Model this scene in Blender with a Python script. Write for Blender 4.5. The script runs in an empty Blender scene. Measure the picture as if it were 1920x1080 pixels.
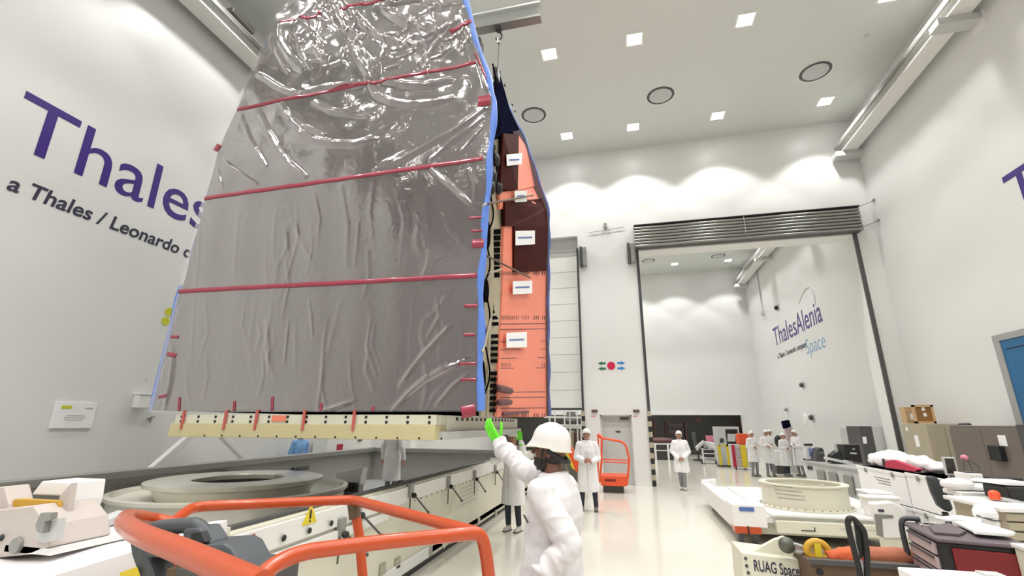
import bpy, math, random
import numpy as np
from mathutils import Vector, Matrix
random.seed(7)
PI = math.pi
S = bpy.context.scene
COL = S.collection

# ---------------------------------------------------------------- camera
FPX = 872.9245
YAW, PIT, ROL = math.radians(-13.5626), math.radians(16.2339), math.radians(0.3045)
CAM = Vector((0, 0, 1.85))
_f = Vector((math.sin(YAW)*math.cos(PIT), math.cos(YAW)*math.cos(PIT), math.sin(PIT)))
_r = Vector((math.cos(YAW), -math.sin(YAW), 0))
_u = _r.cross(_f)
_R = _r*math.cos(ROL) + _u*math.sin(ROL)
_U = -_r*math.sin(ROL) + _u*math.cos(ROL)
cd = bpy.data.cameras.new('camera'); cam = bpy.data.objects.new('camera', cd); COL.objects.link(cam)
cd.sensor_width = 36; cd.lens = 36*FPX/1920; cd.clip_start = .05; cd.clip_end = 200
cam.matrix_world = Matrix(((_R.x, _U.x, -_f.x, CAM.x), (_R.y, _U.y, -_f.y, CAM.y), (_R.z, _U.z, -_f.z, CAM.z), (0, 0, 0, 1)))
S.camera = cam

# ---------------------------------------------------------------- world, exposure
w = bpy.data.worlds.new('world'); S.world = w; w.use_nodes = True
w.node_tree.nodes['Background'].inputs[0].default_value = (.9, .95, 1, 1)
w.node_tree.nodes['Background'].inputs[1].default_value = .05
vs = S.view_settings
vs.view_transform = 'Standard'; vs.look = 'None'; vs.gamma = 1; vs.use_curve_mapping = False
vs.exposure = 0.09
SPOT_W = 330.0          # every recessed ceiling lamp
PANEL_E = 22.0          # its glowing diffuser

# ---------------------------------------------------------------- measuring helpers
def ray(px, py):
    return (_f*FPX + _R*(px-960) - _U*(py-540)).normalized()
def at(px, py, x=None, y=None, z=None):
    """point of the line of sight through a pixel on a world plane"""
    d = ray(px, py)
    t = (x-CAM.x)/d.x if x is not None else (y-CAM.y)/d.y if y is not None else (z-CAM.z)/d.z
    return CAM + d*t

# ---------------------------------------------------------------- materials
def mat(name, col, rough=.5, metal=0., spec=.5, noise=0., nscale=6., bump=0., bscale=30., coat=0., emit=None, estr=0., trans=0., sub=0.):
    m = bpy.data.materials.new(name); m.use_nodes = True
    nt = m.node_tree; p = nt.nodes['Principled BSDF']
    p.inputs['Base Color'].default_value = (*col, 1)
    p.inputs['Roughness'].default_value = rough
    p.inputs['Metallic'].default_value = metal
    p.inputs['Specular IOR Level'].default_value = spec
    p.inputs['Coat Weight'].default_value = coat
    p.inputs['Coat Roughness'].default_value = .08
    p.inputs['Transmission Weight'].default_value = trans
    p.inputs['Subsurface Weight'].default_value = sub
    if emit:
        p.inputs['Emission Color'].default_value = (*emit, 1); p.inputs['Emission Strength'].default_value = estr
    if noise or bump:
        tc = nt.nodes.new('ShaderNodeTexCoord')
    if noise:
        n = nt.nodes.new('ShaderNodeTexNoise'); n.inputs['Scale'].default_value = nscale; n.inputs['Detail'].default_value = 5
        mx = nt.nodes.new('ShaderNodeMix'); mx.data_type = 'RGBA'
        mx.inputs['A'].default_value = (*[c*(1-noise) for c in col], 1)
        mx.inputs['B'].default_value = (*[min(1, c*(1+noise)) for c in col], 1)
        nt.links.new(tc.outputs['Object'], n.inputs['Vector']); nt.links.new(n.outputs['Fac'], mx.inputs['Factor'])
        nt.links.new(mx.outputs['Result'], p.inputs['Base Color'])
    if bump:
        n2 = nt.nodes.new('ShaderNodeTexNoise'); n2.inputs['Scale'].default_value = bscale; n2.inputs['Detail'].default_value = 4
        b = nt.nodes.new('ShaderNodeBump'); b.inputs['Strength'].default_value = bump; b.inputs['Distance'].default_value = .02
        nt.links.new(tc.outputs['Object'], n2.inputs['Vector']); nt.links.new(n2.outputs['Fac'], b.inputs['Height'])
        nt.links.new(b.outputs['Normal'], p.inputs['Normal'])
    return m
M = {}
M['wall'] = mat('painted wall', (.755, .76, .745), .34, noise=.012, nscale=.6, bump=.02, bscale=3)
M['ceil'] = mat('ceiling panel', (.66, .675, .65), .42, noise=.01, nscale=.5)
M['floor'] = mat('glossy resin floor', (.72, .69, .61), .13, noise=.03, nscale=.9, bump=.012, bscale=1.2)
M['white'] = mat('white paint', (.80, .80, .77), .35, noise=.02)
M['cream'] = mat('cream paint', (.70, .68, .56), .38, noise=.04, nscale=3)
M['cleanwhite'] = mat('white plastic', (.85, .84, .83), .4)
M['cloth'] = mat('white coat cloth', (.72, .69, .71), .85, bump=.25, bscale=14)
M['coatwhite'] = mat('bright white coat cloth', (.84, .83, .84), .85, bump=.2, bscale=14)
M['shadedcase'] = mat('shaded pale casing', (.56, .50, .46), .45)  # pale instrument casing, the tone of its shade put into the colour
M['sheet'] = mat('white sheet', (.80, .77, .77), .8, bump=.2, bscale=8)
M['paper'] = mat('paper', (.88, .88, .88), .7)
M['grey'] = mat('grey metal', (.30, .30, .28), .38, metal=.35, noise=.05, nscale=2)
M['midgrey'] = mat('mid grey paint', (.36, .36, .35), .5)
M['lightgrey'] = mat('light grey paint', (.55, .56, .55), .45)
M['dark'] = mat('dark plastic', (.05, .055, .06), .42)
M['darkgrey'] = mat('dark grey paint', (.075, .075, .075), .5)
M['black'] = mat('black', (.012, .012, .013), .5)
M['inner'] = mat('grey lining', (.40, .395, .37), .2, metal=.2, noise=.06, nscale=1.5)
M['steel'] = mat('brushed steel', (.50, .48, .42), .27, metal=.85, noise=.05, nscale=2)
M['ringmetal'] = mat('dull alloy', (.80, .77, .68), .2, metal=.25, noise=.06, nscale=3)
M['lou'] = mat('anodised slat', (.30, .30, .28), .3, metal=.7)
M['orange'] = mat('orange paint', (.52, .068, .010), .3, noise=.06, nscale=5, coat=.3)
M['orangered'] = mat('orange red paint', (.80, .10, .03), .4)
M['salmon'] = mat('salmon panel', (.86, .25, .16), .5, noise=.05, nscale=2)
M['maroon'] = mat('maroon film', (.050, .007, .005), .6, spec=.03, noise=.2, nscale=3)
M['navy'] = mat('dark navy blanket', (.006, .007, .018), .8, spec=0.)
M['core'] = mat('black core', (.006, .006, .006), .8, spec=0.)
M['beige'] = mat('beige structure', (.40, .35, .25), .5, noise=.08, nscale=4)
M['tan'] = mat('tan frame paint', (.60, .53, .30), .5, noise=.06, nscale=3)
M['blue'] = mat('blue edge foam', (.12, .25, .74), .45, noise=.1, nscale=9)
M['bluedk'] = mat('deep blue edge foam', (.09, .15, .42), .45, noise=.1, nscale=9)
M['purple'] = mat('violet lettering', (.045, .015, .20), .4)
M['ink'] = mat('dark lettering', (.035, .03, .06), .5)
M['sky'] = mat('light blue lettering', (.16, .36, .60), .5)
M['boardblue'] = mat('blue board', (.015, .13, .30), .45)
M['carton'] = mat('carton', (.52, .36, .20), .8, noise=.06, nscale=6)
M['wood'] = mat('pine wood', (.60, .40, .20), .6, noise=.12, nscale=6)
M['cork'] = mat('cork', (.30, .15, .05), .85, noise=.25, nscale=30)
M['brown'] = mat('brown wood', (.115, .068, .038), .6, noise=.15, nscale=5)
M['cabbeige'] = mat('beige cabinet', (.42, .37, .27), .5)
M['cabbrown'] = mat('taupe cabinet', (.17, .14, .12), .42)
M['red'] = mat('red paint', (.17, .003, .006), .35)
M['crimson'] = mat('crimson', (.45, .015, .06), .5)
M['pink'] = mat('pink', (.75, .25, .35), .5)
M['yellow'] = mat('yellow', (.75, .58, .03), .45)
M['lime'] = mat('yellow green marker', (.62, .62, .03), .5)
M['green'] = mat('bright green glove', (.16, .82, .03), .45, bump=.1, bscale=40)
M['signgreen'] = mat('dark green', (.02, .16, .08), .5)
M['signred'] = mat('sign red', (.62, .01, .06), .5)
M['signblue'] = mat('sign blue', (.03, .25, .62), .5)
M['skin'] = mat('skin', (.42, .22, .15), .5, sub=.05)
M['skindk'] = mat('tanned skin', (.20, .09, .06), .5)
M['hair'] = mat('dark hair', (.02, .014, .01), .6, bump=.4, bscale=60)
M['jeans'] = mat('dark trousers', (.03, .035, .05), .85)
M['greytr'] = mat('grey trousers', (.25, .25, .27), .85)
M['shoe'] = mat('shoe', (.20, .19, .16), .7)
M['shoecover'] = mat('shoe cover', (.55, .53, .48), .7)
M['eye'] = mat('eye', (.02, .015, .012), .2)
M['lip'] = mat('lip', (.30, .10, .09), .5)
M['hat'] = mat('white hard hat shell', (.84, .80, .79), .28)
M['bluecap'] = mat('blue cap', (.20, .38, .68), .8)
M['plum'] = mat('mauve grey laminate', (.12, .09, .105), .45)
M['greyplastic'] = mat('dark grey moulded plastic', (.075, .085, .095), .45, bump=.05, bscale=60)
M['mauve'] = mat('pale mauve drawer', (.52, .42, .43), .4)
M['screen'] = mat('dark screen', (.035, .025, .025), .15)
M['glowpanel'] = mat('lamp diffuser', (.9, .9, .9), .5, emit=(1, .985, .95), estr=PANEL_E)
M['craft'] = mat('grey mauve radiator panel', (.116, .088, .102), .5, noise=.10, nscale=1.3)
M['tape'] = mat('red tape', (.33, .022, .055), .3, noise=.15, nscale=8, coat=.6)
M['tapeside'] = mat('pale red tape', (.55, .12, .10), .4)
M['adhes'] = mat('amber sling', (.60, .33, .03), .5)
M['slingorange'] = mat('orange sling', (.60, .11, .035), .75, bump=.2, bscale=20)
M['slingbrown'] = mat('terracotta sling', (.42, .14, .08), .8, bump=.2, bscale=20)
M['olive'] = mat('dark olive metal', (.12, .13, .10), .4, metal=.4)
M['maroonfr'] = mat('dull maroon', (.12, .05, .05), .6)

def film_mat():
    m = bpy.data.materials.new('clear protective film'); m.use_nodes = True; nt = m.node_tree
    for n in list(nt.nodes): nt.nodes.remove(n)
    out = nt.nodes.new('ShaderNodeOutputMaterial'); mix = nt.nodes.new('ShaderNodeMixShader')
    tr = nt.nodes.new('ShaderNodeBsdfTransparent'); tr.inputs[0].default_value = (.95, .93, .94, 1)
    gl = nt.nodes.new('ShaderNodeBsdfGlossy'); gl.inputs['Roughness'].default_value = .11; gl.inputs[0].default_value = (1, .97, .97, 1)
    fr = nt.nodes.new('ShaderNodeLayerWeight'); fr.inputs[0].default_value = .5
    ma = nt.nodes.new('ShaderNodeMath'); ma.operation = 'MULTIPLY_ADD'; ma.inputs[1].default_value = .8; ma.inputs[2].default_value = .10
    mi = nt.nodes.new('ShaderNodeMath'); mi.operation = 'MINIMUM'; mi.inputs[1].default_value = .9
    tc = nt.nodes.new('ShaderNodeTexCoord'); no = nt.nodes.new('ShaderNodeTexNoise'); no.inputs['Scale'].default_value = 7; no.inputs['Detail'].default_value = 3; no.inputs['Distortion'].default_value = .8
    b = nt.nodes.new('ShaderNodeBump'); b.inputs['Strength'].default_value = .22; b.inputs['Distance'].default_value = .02
    L = nt.links.new
    L(tc.outputs['Object'], no.inputs['Vector']); L(no.outputs['Fac'], b.inputs['Height']); L(b.outputs['Normal'], gl.inputs['Normal']); L(b.outputs['Normal'], fr.inputs['Normal'])
    L(fr.outputs['Facing'], ma.inputs[0]); L(ma.outputs[0], mi.inputs[0]); L(mi.outputs[0], mix.inputs[0]); L(tr.outputs[0], mix.inputs[1]); L(gl.outputs[0], mix.inputs[2]); L(mix.outputs[0], out.inputs[0])
    return m
M['film'] = film_mat()

# ---------------------------------------------------------------- mesh builder
class MB:
    def __init__(s): s.v = []; s.f = []; s.mi = []; s.k = 0
    def add(s, vs, fs):
        n = len(s.v); s.v += [tuple(v) for v in vs]
        for f in fs: s.f.append(tuple(i+n for i in f)); s.mi.append(s.k)
        return s
    def box(s, x0, x1, y0, y1, z0, z1, mtx=None):
        x0, x1 = min(x0, x1), max(x0, x1); y0, y1 = min(y0, y1), max(y0, y1); z0, z1 = min(z0, z1), max(z0, z1)
        v = [Vector((x, y, z)) for z in (z0, z1) for x, y in ((x0, y0), (x1, y0), (x1, y1), (x0, y1))]
        if mtx: v = [mtx @ p for p in v]
        return s.add(v, [(3, 2, 1, 0), (4, 5, 6, 7), (0, 1, 5, 4), (1, 2, 6, 5), (2, 3, 7, 6), (3, 0, 4, 7)])
    def bar(s, a, b, w, h, up=Vector((0, 0, 1))):
        a = Vector(a); b = Vector(b); d = (b-a).normalized()
        if abs(d.dot(up)) > .98: up = Vector((0, 1, 0))
        r = d.cross(up).normalized()*w/2; u = r.cross(d).normalized()*h/2
        v = [a-r-u, a+r-u, a+r+u, a-r+u, b-r-u, b+r-u, b+r+u, b-r+u]
        return s.add(v, [(0, 1, 2, 3), (7, 6, 5, 4), (0, 4, 5, 1), (1, 5, 6, 2), (2, 6, 7, 3), (3, 7, 4, 0)])
    def tube(s, pts, r, n=12, closed=False, caps=True):
        pts = [Vector(p) for p in pts]; N = len(pts); rs = r if isinstance(r, (list, tuple)) else [r]*N
        rings = []; nrm = None
        for i, p in enumerate(pts):
            if closed: t = (pts[(i+1) % N]-pts[i-1]).normalized()
            else: t = (pts[min(i+1, N-1)]-pts[max(i-1, 0)]).normalized()
            if nrm is None: nrm = t.orthogonal().normalized()
            nrm = (nrm-t*nrm.dot(t))
            nrm = nrm.normalized() if nrm.length > 1e-6 else t.orthogonal().normalized()
            b = t.cross(nrm)
            rings.append([p+(nrm*math.cos(2*PI*k/n)+b*math.sin(2*PI*k/n))*rs[i] for k in range(n)])
        v = [q for R in rings for q in R]; f = []
        for i in range(N if closed else N-1):
            j = (i+1) % N
            for k in range(n): f.append((i*n+k, i*n+(k+1) % n, j*n+(k+1) % n, j*n+k))
        if caps and not closed:
            f.append(tuple(reversed(range(n)))); f.append(tuple(range((N-1)*n, N*n)))
        return s.add(v, f)
    def cyl(s, a, b, r, r2=None, n=20): return s.tube([a, b], [r, r if r2 is None else r2], n)
    def lathe(s, prof, c, n=48, ax='z', closed=False):
        v = []; f = []; m = len(prof)
        for k in range(n):
            a = 2*PI*k/n
            for (r, h) in prof:
                if ax == 'z': v.append((c[0]+r*math.cos(a), c[1]+r*math.sin(a), c[2]+h))
                elif ax == 'y': v.append((c[0]+r*math.cos(a), c[1]+h, c[2]+r*math.sin(a)))
                else: v.append((c[0]+h, c[1]+r*math.cos(a), c[2]+r*math.sin(a)))
        for k in range(n):
            j = (k+1) % n
            for i in range(m if closed else m-1):
                i2 = (i+1) % m
                f.append((k*m+i, j*m+i, j*m+i2, k*m+i2))
        return s.add(v, f)
    def ell(s, c, r, n=16, mtx=None):
        v = []; f = []; h = n//2; c = Vector(c)
        for i in range(1, h):
            ph = PI*i/h
            for k in range(n):
                a = 2*PI*k/n; q = Vector((r[0]*math.sin(ph)*math.cos(a), r[1]*math.sin(ph)*math.sin(a), r[2]*math.cos(ph)))
                v.append(c+(mtx @ q if mtx else q))
        top = Vector((0, 0, r[2])); bot = -top
        v += [c+(mtx @ top if mtx else top), c+(mtx @ bot if mtx else bot)]
        for i in range(h-2):
            for k in range(n): f.append((i*n+k, (i+1)*n+k, (i+1)*n+(k+1) % n, i*n+(k+1) % n))
        T = len(v)-2
        for k in range(n): f.append((T, k, (k+1) % n)); f.append((T+1, (h-2)*n+(k+1) % n, (h-2)*n+k))
        return s.add(v, f)
    def cap(s, a, b, r0, r1, n=12):
        """tapered capsule"""
        a = Vector(a); b = Vector(b); d = (b-a); L = d.length; d = d/L if L > 1e-6 else Vector((0, 0, 1))
        pts = []; rs = []
        for t in (-.98, -.8, -.45, 0): pts.append(a+d*r0*t); rs.append(r0*math.sqrt(1-t*t))
        for t in (0, .45, .8, .98): pts.append(b+d*r1*t); rs.append(r1*math.sqrt(1-t*t))
        return s.tube(pts, rs, n)
    def prism(s, poly, d):
        """extrude a 3-D polygon by vector d"""
        n = len(poly); P = [Vector(p) for p in poly]; d = Vector(d)
        f = [tuple(range(n)), tuple(reversed(range(n, 2*n)))]
        for i in range(n): j = (i+1) % n; f.append((i, i+n, j+n, j))
        return s.add(P+[p+d for p in P], f)
def fillet(pts, r, n=6, closed=False):
    P = [Vector(p) for p in pts]; out = []; N = len(P)
    for i, p in enumerate(P):
        if not closed and i in (0, N-1): out.append(p); continue
        a = P[i-1]; b = P[(i+1) % N]; da = (a-p); db = (b-p); q = min(r, da.length*.48, db.length*.48)
        A = p+da.normalized()*q; B = p+db.normalized()*q
        for k in range(n+1):
            t = k/n; out.append(A*(1-t)**2+p*2*t*(1-t)+B*t*t)
    return out
import bmesh
def obj(name, mb, m, parent=None, smooth=False, bev=0, world=True):
    me = bpy.data.meshes.new(name)
    o = bpy.data.objects.new(name, me); COL.objects.link(o)
    vs_ = mb.v
    if parent is not None:
        o.parent = parent
        if world:
            root = parent; Mx = Matrix()
            chain = []
            while root is not None: chain.append(root); root = root.parent
            for c in reversed(chain): Mx = Mx @ c.matrix_basis
            inv = Mx.inverted(); vs_ = [tuple(inv @ Vector(v)) for v in vs_]
    me.from_pydata(vs_, [], mb.f)
    ms = m if isinstance(m, (list, tuple)) else [m]
    for x in ms: me.materials.append(M[x] if isinstance(x, str) else x)
    if len(ms) > 1: me.polygons.foreach_set('material_index', mb.mi)
    bm = bmesh.new(); bm.from_mesh(me); bmesh.ops.recalc_face_normals(bm, faces=bm.faces); bm.to_mesh(me); bm.free()
    if smooth:
        me.polygons.foreach_set('use_smooth', [True]*len(me.polygons))
        try: me.set_sharp_from_angle(angle=math.radians(40))
        except Exception: pass
    if bev:
        b = o.modifiers.new('bevel', 'BEVEL'); b.width = bev; b.segments = 2; b.limit_method = 'ANGLE'; b.angle_limit = math.radians(40)
    me.update(); return o
def tag(o, label, cat, group=None, kind=None):
    o['label'] = label; o['category'] = cat
    if group: o['group'] = group
    if kind: o['kind'] = kind
    return o
def thing(name, label, cat, loc=(0, 0, 0), rotz=0, group=None):
    o = bpy.data.objects.new(name, None); o.empty_display_size = .1; COL.objects.link(o)
    o.location = loc; o.rotation_euler = (0, 0, rotz)
    return tag(o, label, cat, group)
def struct(name, mb, m, bev=0):
    o = obj(name, mb, m, bev=bev); o['kind'] = 'structure'; return o
def dup(root, loc, label=None, rotz=None):
    r = root.copy(); COL.objects.link(r); r.location = loc
    if rotz is not None: r.rotation_euler = (0, 0, rotz)
    if label: r['label'] = label
    for ch in list(root.children):
        c = ch.copy(); COL.objects.link(c); c.parent = r
        for g in list(ch.children):
            d = g.copy(); COL.objects.link(d); d.parent = c
    return r
def text_mb(mb, body, origin, right, up, size, depth=.004, align='LEFT', shear=0, sx=1., bold=0.):
    """lettering as real raised mesh, laid out along right/up from origin"""
    cu = bpy.data.curves.new('t', 'FONT'); cu.body = body; cu.size = size; cu.align_x = align; cu.shear = shear; cu.offset = bold
    cu.resolution_u = 4
    ob = bpy.data.objects.new('t', cu); COL.objects.link(ob)
    dg = bpy.context.evaluated_depsgraph_get(); dg.update()
    me = bpy.data.meshes.new_from_object(ob.evaluated_get(dg))
    right = Vector(right).normalized(); up = Vector(up).normalized(); nn = right.cross(up); origin = Vector(origin)
    bm = bmesh.new(); bm.from_mesh(me)
    if bm.faces:
        r = bmesh.ops.extrude_face_region(bm, geom=list(bm.faces))
        bmesh.ops.translate(bm, vec=(0, 0, depth), verts=[e for e in r['geom'] if isinstance(e, bmesh.types.BMVert)])
    bm.verts.index_update()
    mb.add([origin+right*v.co.x*sx+up*v.co.y+nn*v.co.z for v in bm.verts], [[v.index for v in f.verts] for f in bm.faces])
    bm.free(); bpy.data.objects.remove(ob); bpy.data.curves.remove(cu); bpy.data.meshes.remove(me)
    return mb
Z = Vector((0, 0, 1))

# ================================================================ THE SETTING
XL, XR, YF, YB, HC = -9.1, 8.1, -8.0, 16.17, 11.97
YE = 32.5
floor_mb = MB().box(XL-.3, XR+.3, YF-.3, YE+6, -.2, 0); struct('floor', floor_mb, 'floor')
struct('ceiling', MB().box(XL-.3, XR+.3, YF-.3, YE+6, HC, HC+.2), 'ceil')
struct('wall_left', MB().box(XL-.3, XL, YF, YE+6, 0, HC), 'wall')
struct('wall_right', MB().box(XR, XR+.3, YF, YE+6, 0, HC), 'wall')
struct('wall_front', MB().box(XL, XR, YF-.3, YF, 0, HC), 'wall')
OX0, OX1, OZ = .66, 7.42, 7.82
LX0, LX1, LZ = -7.6, -1.42, 8.55
DX0, DX1, DZ = -.90, .12, 2.14
wb = MB()
wb.box(XL, XR, YB, YB+.6, LZ, HC)
wb.box(OX0, OX1, YB, YB+.6, OZ, LZ)
wb.box(XL, LX0, YB, YB+.6, 0, LZ)
wb.box(LX1, DX0, YB, YB+.6, 0, LZ); wb.box(DX1, OX0, YB, YB+.6, 0, LZ); wb.box(DX0, DX1, YB, YB+.6, DZ, LZ)
wb.box(OX1, XR, YB, YB+.6, 0, LZ)
struct('wall_back', wb, 'wall')
# far wall of the second hall, its lower part open to a low dark bay
we = MB(); we.box(XL, XR, YE, YE+.25, 2.5, HC); we.box(6.85, XR, YE, YE+.25, 0, 2.5)
struct('wall_end', we, 'wall')
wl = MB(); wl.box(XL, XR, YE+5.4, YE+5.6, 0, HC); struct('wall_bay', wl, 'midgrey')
struct('trim_1', MB().box(XL, 6.85, YE-.25, YE+.02, 2.42, 2.56), 'white', bev=.01)
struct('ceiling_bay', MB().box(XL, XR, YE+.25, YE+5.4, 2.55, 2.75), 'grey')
# black seals and striped jambs round the big openings
t = MB(); t.box(OX0-.03, OX0+.06, YB-.05, YB+.0, 0, OZ); struct('trim_2', t, 'dark')
t = MB(); t.box(OX1, OX1+.11, YB-.07, YB+.0, 0, OZ+.02); struct('trim_3', t, 'darkgrey')
t = MB(); t.box(LX1-.05, LX1+.02, YB-.05, YB, 0, 8.05); struct('trim_4', t, 'dark')
t = MB()
for x in (OX0+.015, LX1-.015):
    for k in range(14):
        t.k = k % 2; t.box(x-.06, x+.06, YB-.062, YB-.05, .02+k*.16, .02+k*.16+.16)
struct('trim_5', t, ['black', 'cabbeige'])
struct('baseboard_back', MB().box(DX1+.02, OX0-.04, YB-.02, YB, 0, .1).box(LX1+.03, DX0-.02, YB-.02, YB, 0, .1), 'white')
struct('baseboard_right', MB().box(XR-.02, XR, YF, YB, 0, .12), 'lightgrey')
# personnel door
d = MB(); d.box(DX0+.03, DX1-.03, YB+.22, YB+.27, .01, DZ-.03)
dr = struct('door_1', d, 'lightgrey')
obj('door_frame', MB().box(DX0, DX0+.04, YB+.16, YB+.3, 0, DZ).box(DX1-.04, DX1, YB+.16, YB+.3, 0, DZ).box(DX0, DX1, YB+.16, YB+.3, DZ-.04, DZ), 'white', dr)
obj('door_closer', MB().box(-.25, .02, YB+.15, YB+.22, 1.99, 2.06), 'darkgrey', dr)
obj('door_sign', MB().box(-.42, -.26, YB+.213, YB+.22, 1.58, 1.64), 'darkgrey', dr)
obj('door_handle', MB().tube(fillet([(-.8, YB+.22, 1.0), (-.8, YB+.15, 1.0), (-.66, YB+.15, 1.0)], .02), .011), 'steel', dr, True)
# big vertical-lift sectional door on the left, raised above head height
d = MB(); z = 2.36; k = 0
while z < 7.95:
    d.box(LX0, LX1-.02, YB+.28, YB+.34, z+.008, min(z+.60, 8.05)); z += .612
d.box(LX0, LX1-.02, YB+.3, YB+.335, 2.37, 8.05)
dr2 = struct('door_2', d, 'white', bev=.006)
obj('door_header', MB().box(LX0, LX1, YB+.2, YB+.4, 8.05, LZ), 'lightgrey', dr2)
obj('bottom_seal', MB().box(LX0, LX1-.02, YB+.27, YB+.35, 2.30, 2.37), 'darkgrey', dr2)
# stacked slats of the raised folding door over the main opening
LRX = OX1+.18
dr3 = struct('door_3', MB().box(OX0-.02, LRX, YB-.28, YB-.02, OZ-.02, 8.60), 'darkgrey')
for k in range(7):
    zz = OZ-.01+k*.112
    m = MB(); m.tube([(OX0-.04, YB-.31, zz+.04), (LRX+.02, YB-.31, zz+.04)], .040, 10)
    m.box(OX0-.04, LRX+.02, YB-.32, YB-.28, zz-.005, zz+.012)
    obj('folded_slat', m, 'lou', dr3, True)
obj('soffit', MB().box(OX0, OX1, YB-.02, YB+.62, OZ-.06, OZ+.0), 'white', dr3)
obj('pull_cord', MB().cyl((4.2, YB-.36, 8.6), (4.2, YB-.36, 8.0), .008), 'lightgrey', dr3)
obj('slat_edge', MB().box(OX0-.05, LRX+.04, YB-.36, YB, 8.60, 8.64), 'black', dr3)

# ---------------------------------------------------------------- ceiling lamps
LXS = [-7.3, -4.4, -1.55, .80, 3.60, 6.87]
def lamp0(loc, label):
    t = thing('ceiling_light', label, 'ceiling light', loc, 0, 'recessed square ceiling lights')
    m = MB()
    for a in ((-.24, .24, -.24, -.19), (-.24, .24, .19, .24), (-.24, -.19, -.19, .19), (.19, .24, -.19, .19)): m.box(*a, -.012, .01)
    obj('frame', m, 'white', t, world=False)
    obj('diffuser', MB().box(-.19, .19, -.19, .19, -.006, .01), 'glowpanel', t, world=False)
    L = bpy.data.lights.new('lamp', 'SPOT'); L.energy = SPOT_W; L.spot_size = math.radians(104); L.spot_blend = .22; L.shadow_soft_size = .16
    L.color = (1, .988, .965)
    lo = bpy.data.objects.new('lamp', L); COL.objects.link(lo); lo.parent = t; lo.location = (0, 0, -.19)
    return t
colw = {6.87: 'first from the right wall', 3.6: 'second from the right wall', .8: 'third from the right wall', -1.55: 'third from the left wall', -4.4: 'second from the left wall', -7.3: 'first from the left wall'}
roww = {14.85: 'row beside the back wall', 10.82: 'second row from the back wall', 6.8: 'third row from the back wall', 2.8: 'fourth row from the back wall', -1.2: 'fifth row from the back wall', -5.2: 'sixth row from the back wall'}
L0 = None
for y in (14.85, 10.82, 6.8, 2.8, -1.2, -5.2):
    for x in LXS:
        lb = 'square ceiling lamp, '+roww[y]+', '+colw[x]
        if L0 is None: L0 = lamp0((x, y, HC), lb)
        else: dup(L0, (x, y, HC), lb)
for y, wy in ((30.6, 'farthest row'), (26.2, 'middle row'), (21.5, 'nearest row')):
    for x in LXS:
        dup(L0, (x, y, HC), 'square lamp of the second hall, '+wy+', '+colw[x])
# round ceiling diffusers
def diffuser(loc, label):
    t = thing('ceiling_vent', label, 'ceiling vent', loc, 0, 'round ceiling air diffusers')
    obj('housing', MB().lathe([(.30, .01), (.42, .005), (.42, -.012), (.36, -.02), (.30, -.012)], (0, 0, 0), 40), 'darkgrey', t, True, world=False)
    obj('plate', MB().lathe([(.0, -.03), (.33, -.03), (.345, -.022), (.345, -.012), (0, -.012)], (0, 0, 0), 40), 'lightgrey', t, True, world=False)
    obj('rim', MB().lathe([(.42, 0), (.44, -.015), (.47, -.01), (.47, 0)], (0, 0, 0), 40), 'white', t, True, world=False)
    return t
V0 = diffuser((-2.5, 13.4, HC), 'round dark-rimmed air vent beside the top right edge of the craft')
dup(V0, (1.64, 13.35, HC), 'round dark-rimmed air vent in the middle of the visible ceiling')
dup(V0, (6.06, 13.3, HC), 'large round dark-rimmed air vent nearest the right wall in the near hall')
dup(V0, (1.9, 29.6, HC), 'small distant round vent seen at the top left of the big opening')
dup(V0, (6.1, 29.6, HC), 'small distant round vent right of centre in the big opening')
tag(obj('smoke_detector', MB().lathe([(0, -.05), (.04, -.05), (.055, -.02), (.06, 0)], (6.9, 12.1, HC), 20), 'lightgrey', None, True), 'tiny grey smoke detector on the ceiling near the right wall', 'smoke detector')

# ---------------------------------------------------------------- crane rails
def rail(xw, sgn, y0, y1, label, trolleys):
    x = xw+sgn*.42; zt = 11.02
    t = thing('crane_rail', label, 'crane rail', (x, y0, zt))
    obj('beam', MB().box(x-.22, x+.22, y0, y1, zt-.42, zt-.38).box(x-.22, x+.22, y0, y1, zt-.04, zt).box(x-.05, x+.05, y0, y1, zt-.4, zt-.02), 'white', t)
    obj('track', MB().box(x-.035, x+.035, y0, y1, zt, zt+.05), 'steel', t)
    obj('cable_channel', MB().box(x+sgn*.24, x+sgn*.30, y0, y1, zt-.22, zt-.12), 'grey', t)
    for yy in trolleys:
        b = obj('bracket', MB().box(min(xw, x+.42*sgn), max(xw, x+.42*sgn), yy-.17, yy+.17, zt-.60, zt-.42), 'lightgrey', t, bev=.015)
        obj('bracket_plate', MB().box(min(xw, xw+sgn*.03), max(xw, xw+sgn*.03), yy-.2, yy+.2, zt-.75, zt-.4), 'white', b)
    return t
rail(XR, -1, YF+.2, 16.05, 'white crane rail running along the top of the right wall', (15.9, 10.45, 5.0, -.4))
rail(XL, 1, YF+.2, 16.05, 'white crane rail running along the top of the left wall', (15.9, 10.45, 5.0, -.4))
rail(XR, -1, 17.0, 32.3, 'distant crane rail on the right wall of the second hall', (31.6, 26.4, 21.2))
t = thing('hoist_trolley', 'dark wheeled hoist trolley on the left crane rail at the top edge', 'hoist trolley', (-8.68, 7.3, 11.07))
obj('frame', MB().box(-8.9, -8.45, 6.9, 7.6, 11.12, 11.26), 'grey', t, bev=.02)
for k in (7.05, 7.45): obj('wheel', MB().cyl((-8.74, k, 11.17), (-8.6, k, 11.17), .095), 'dark', t, True)
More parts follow.
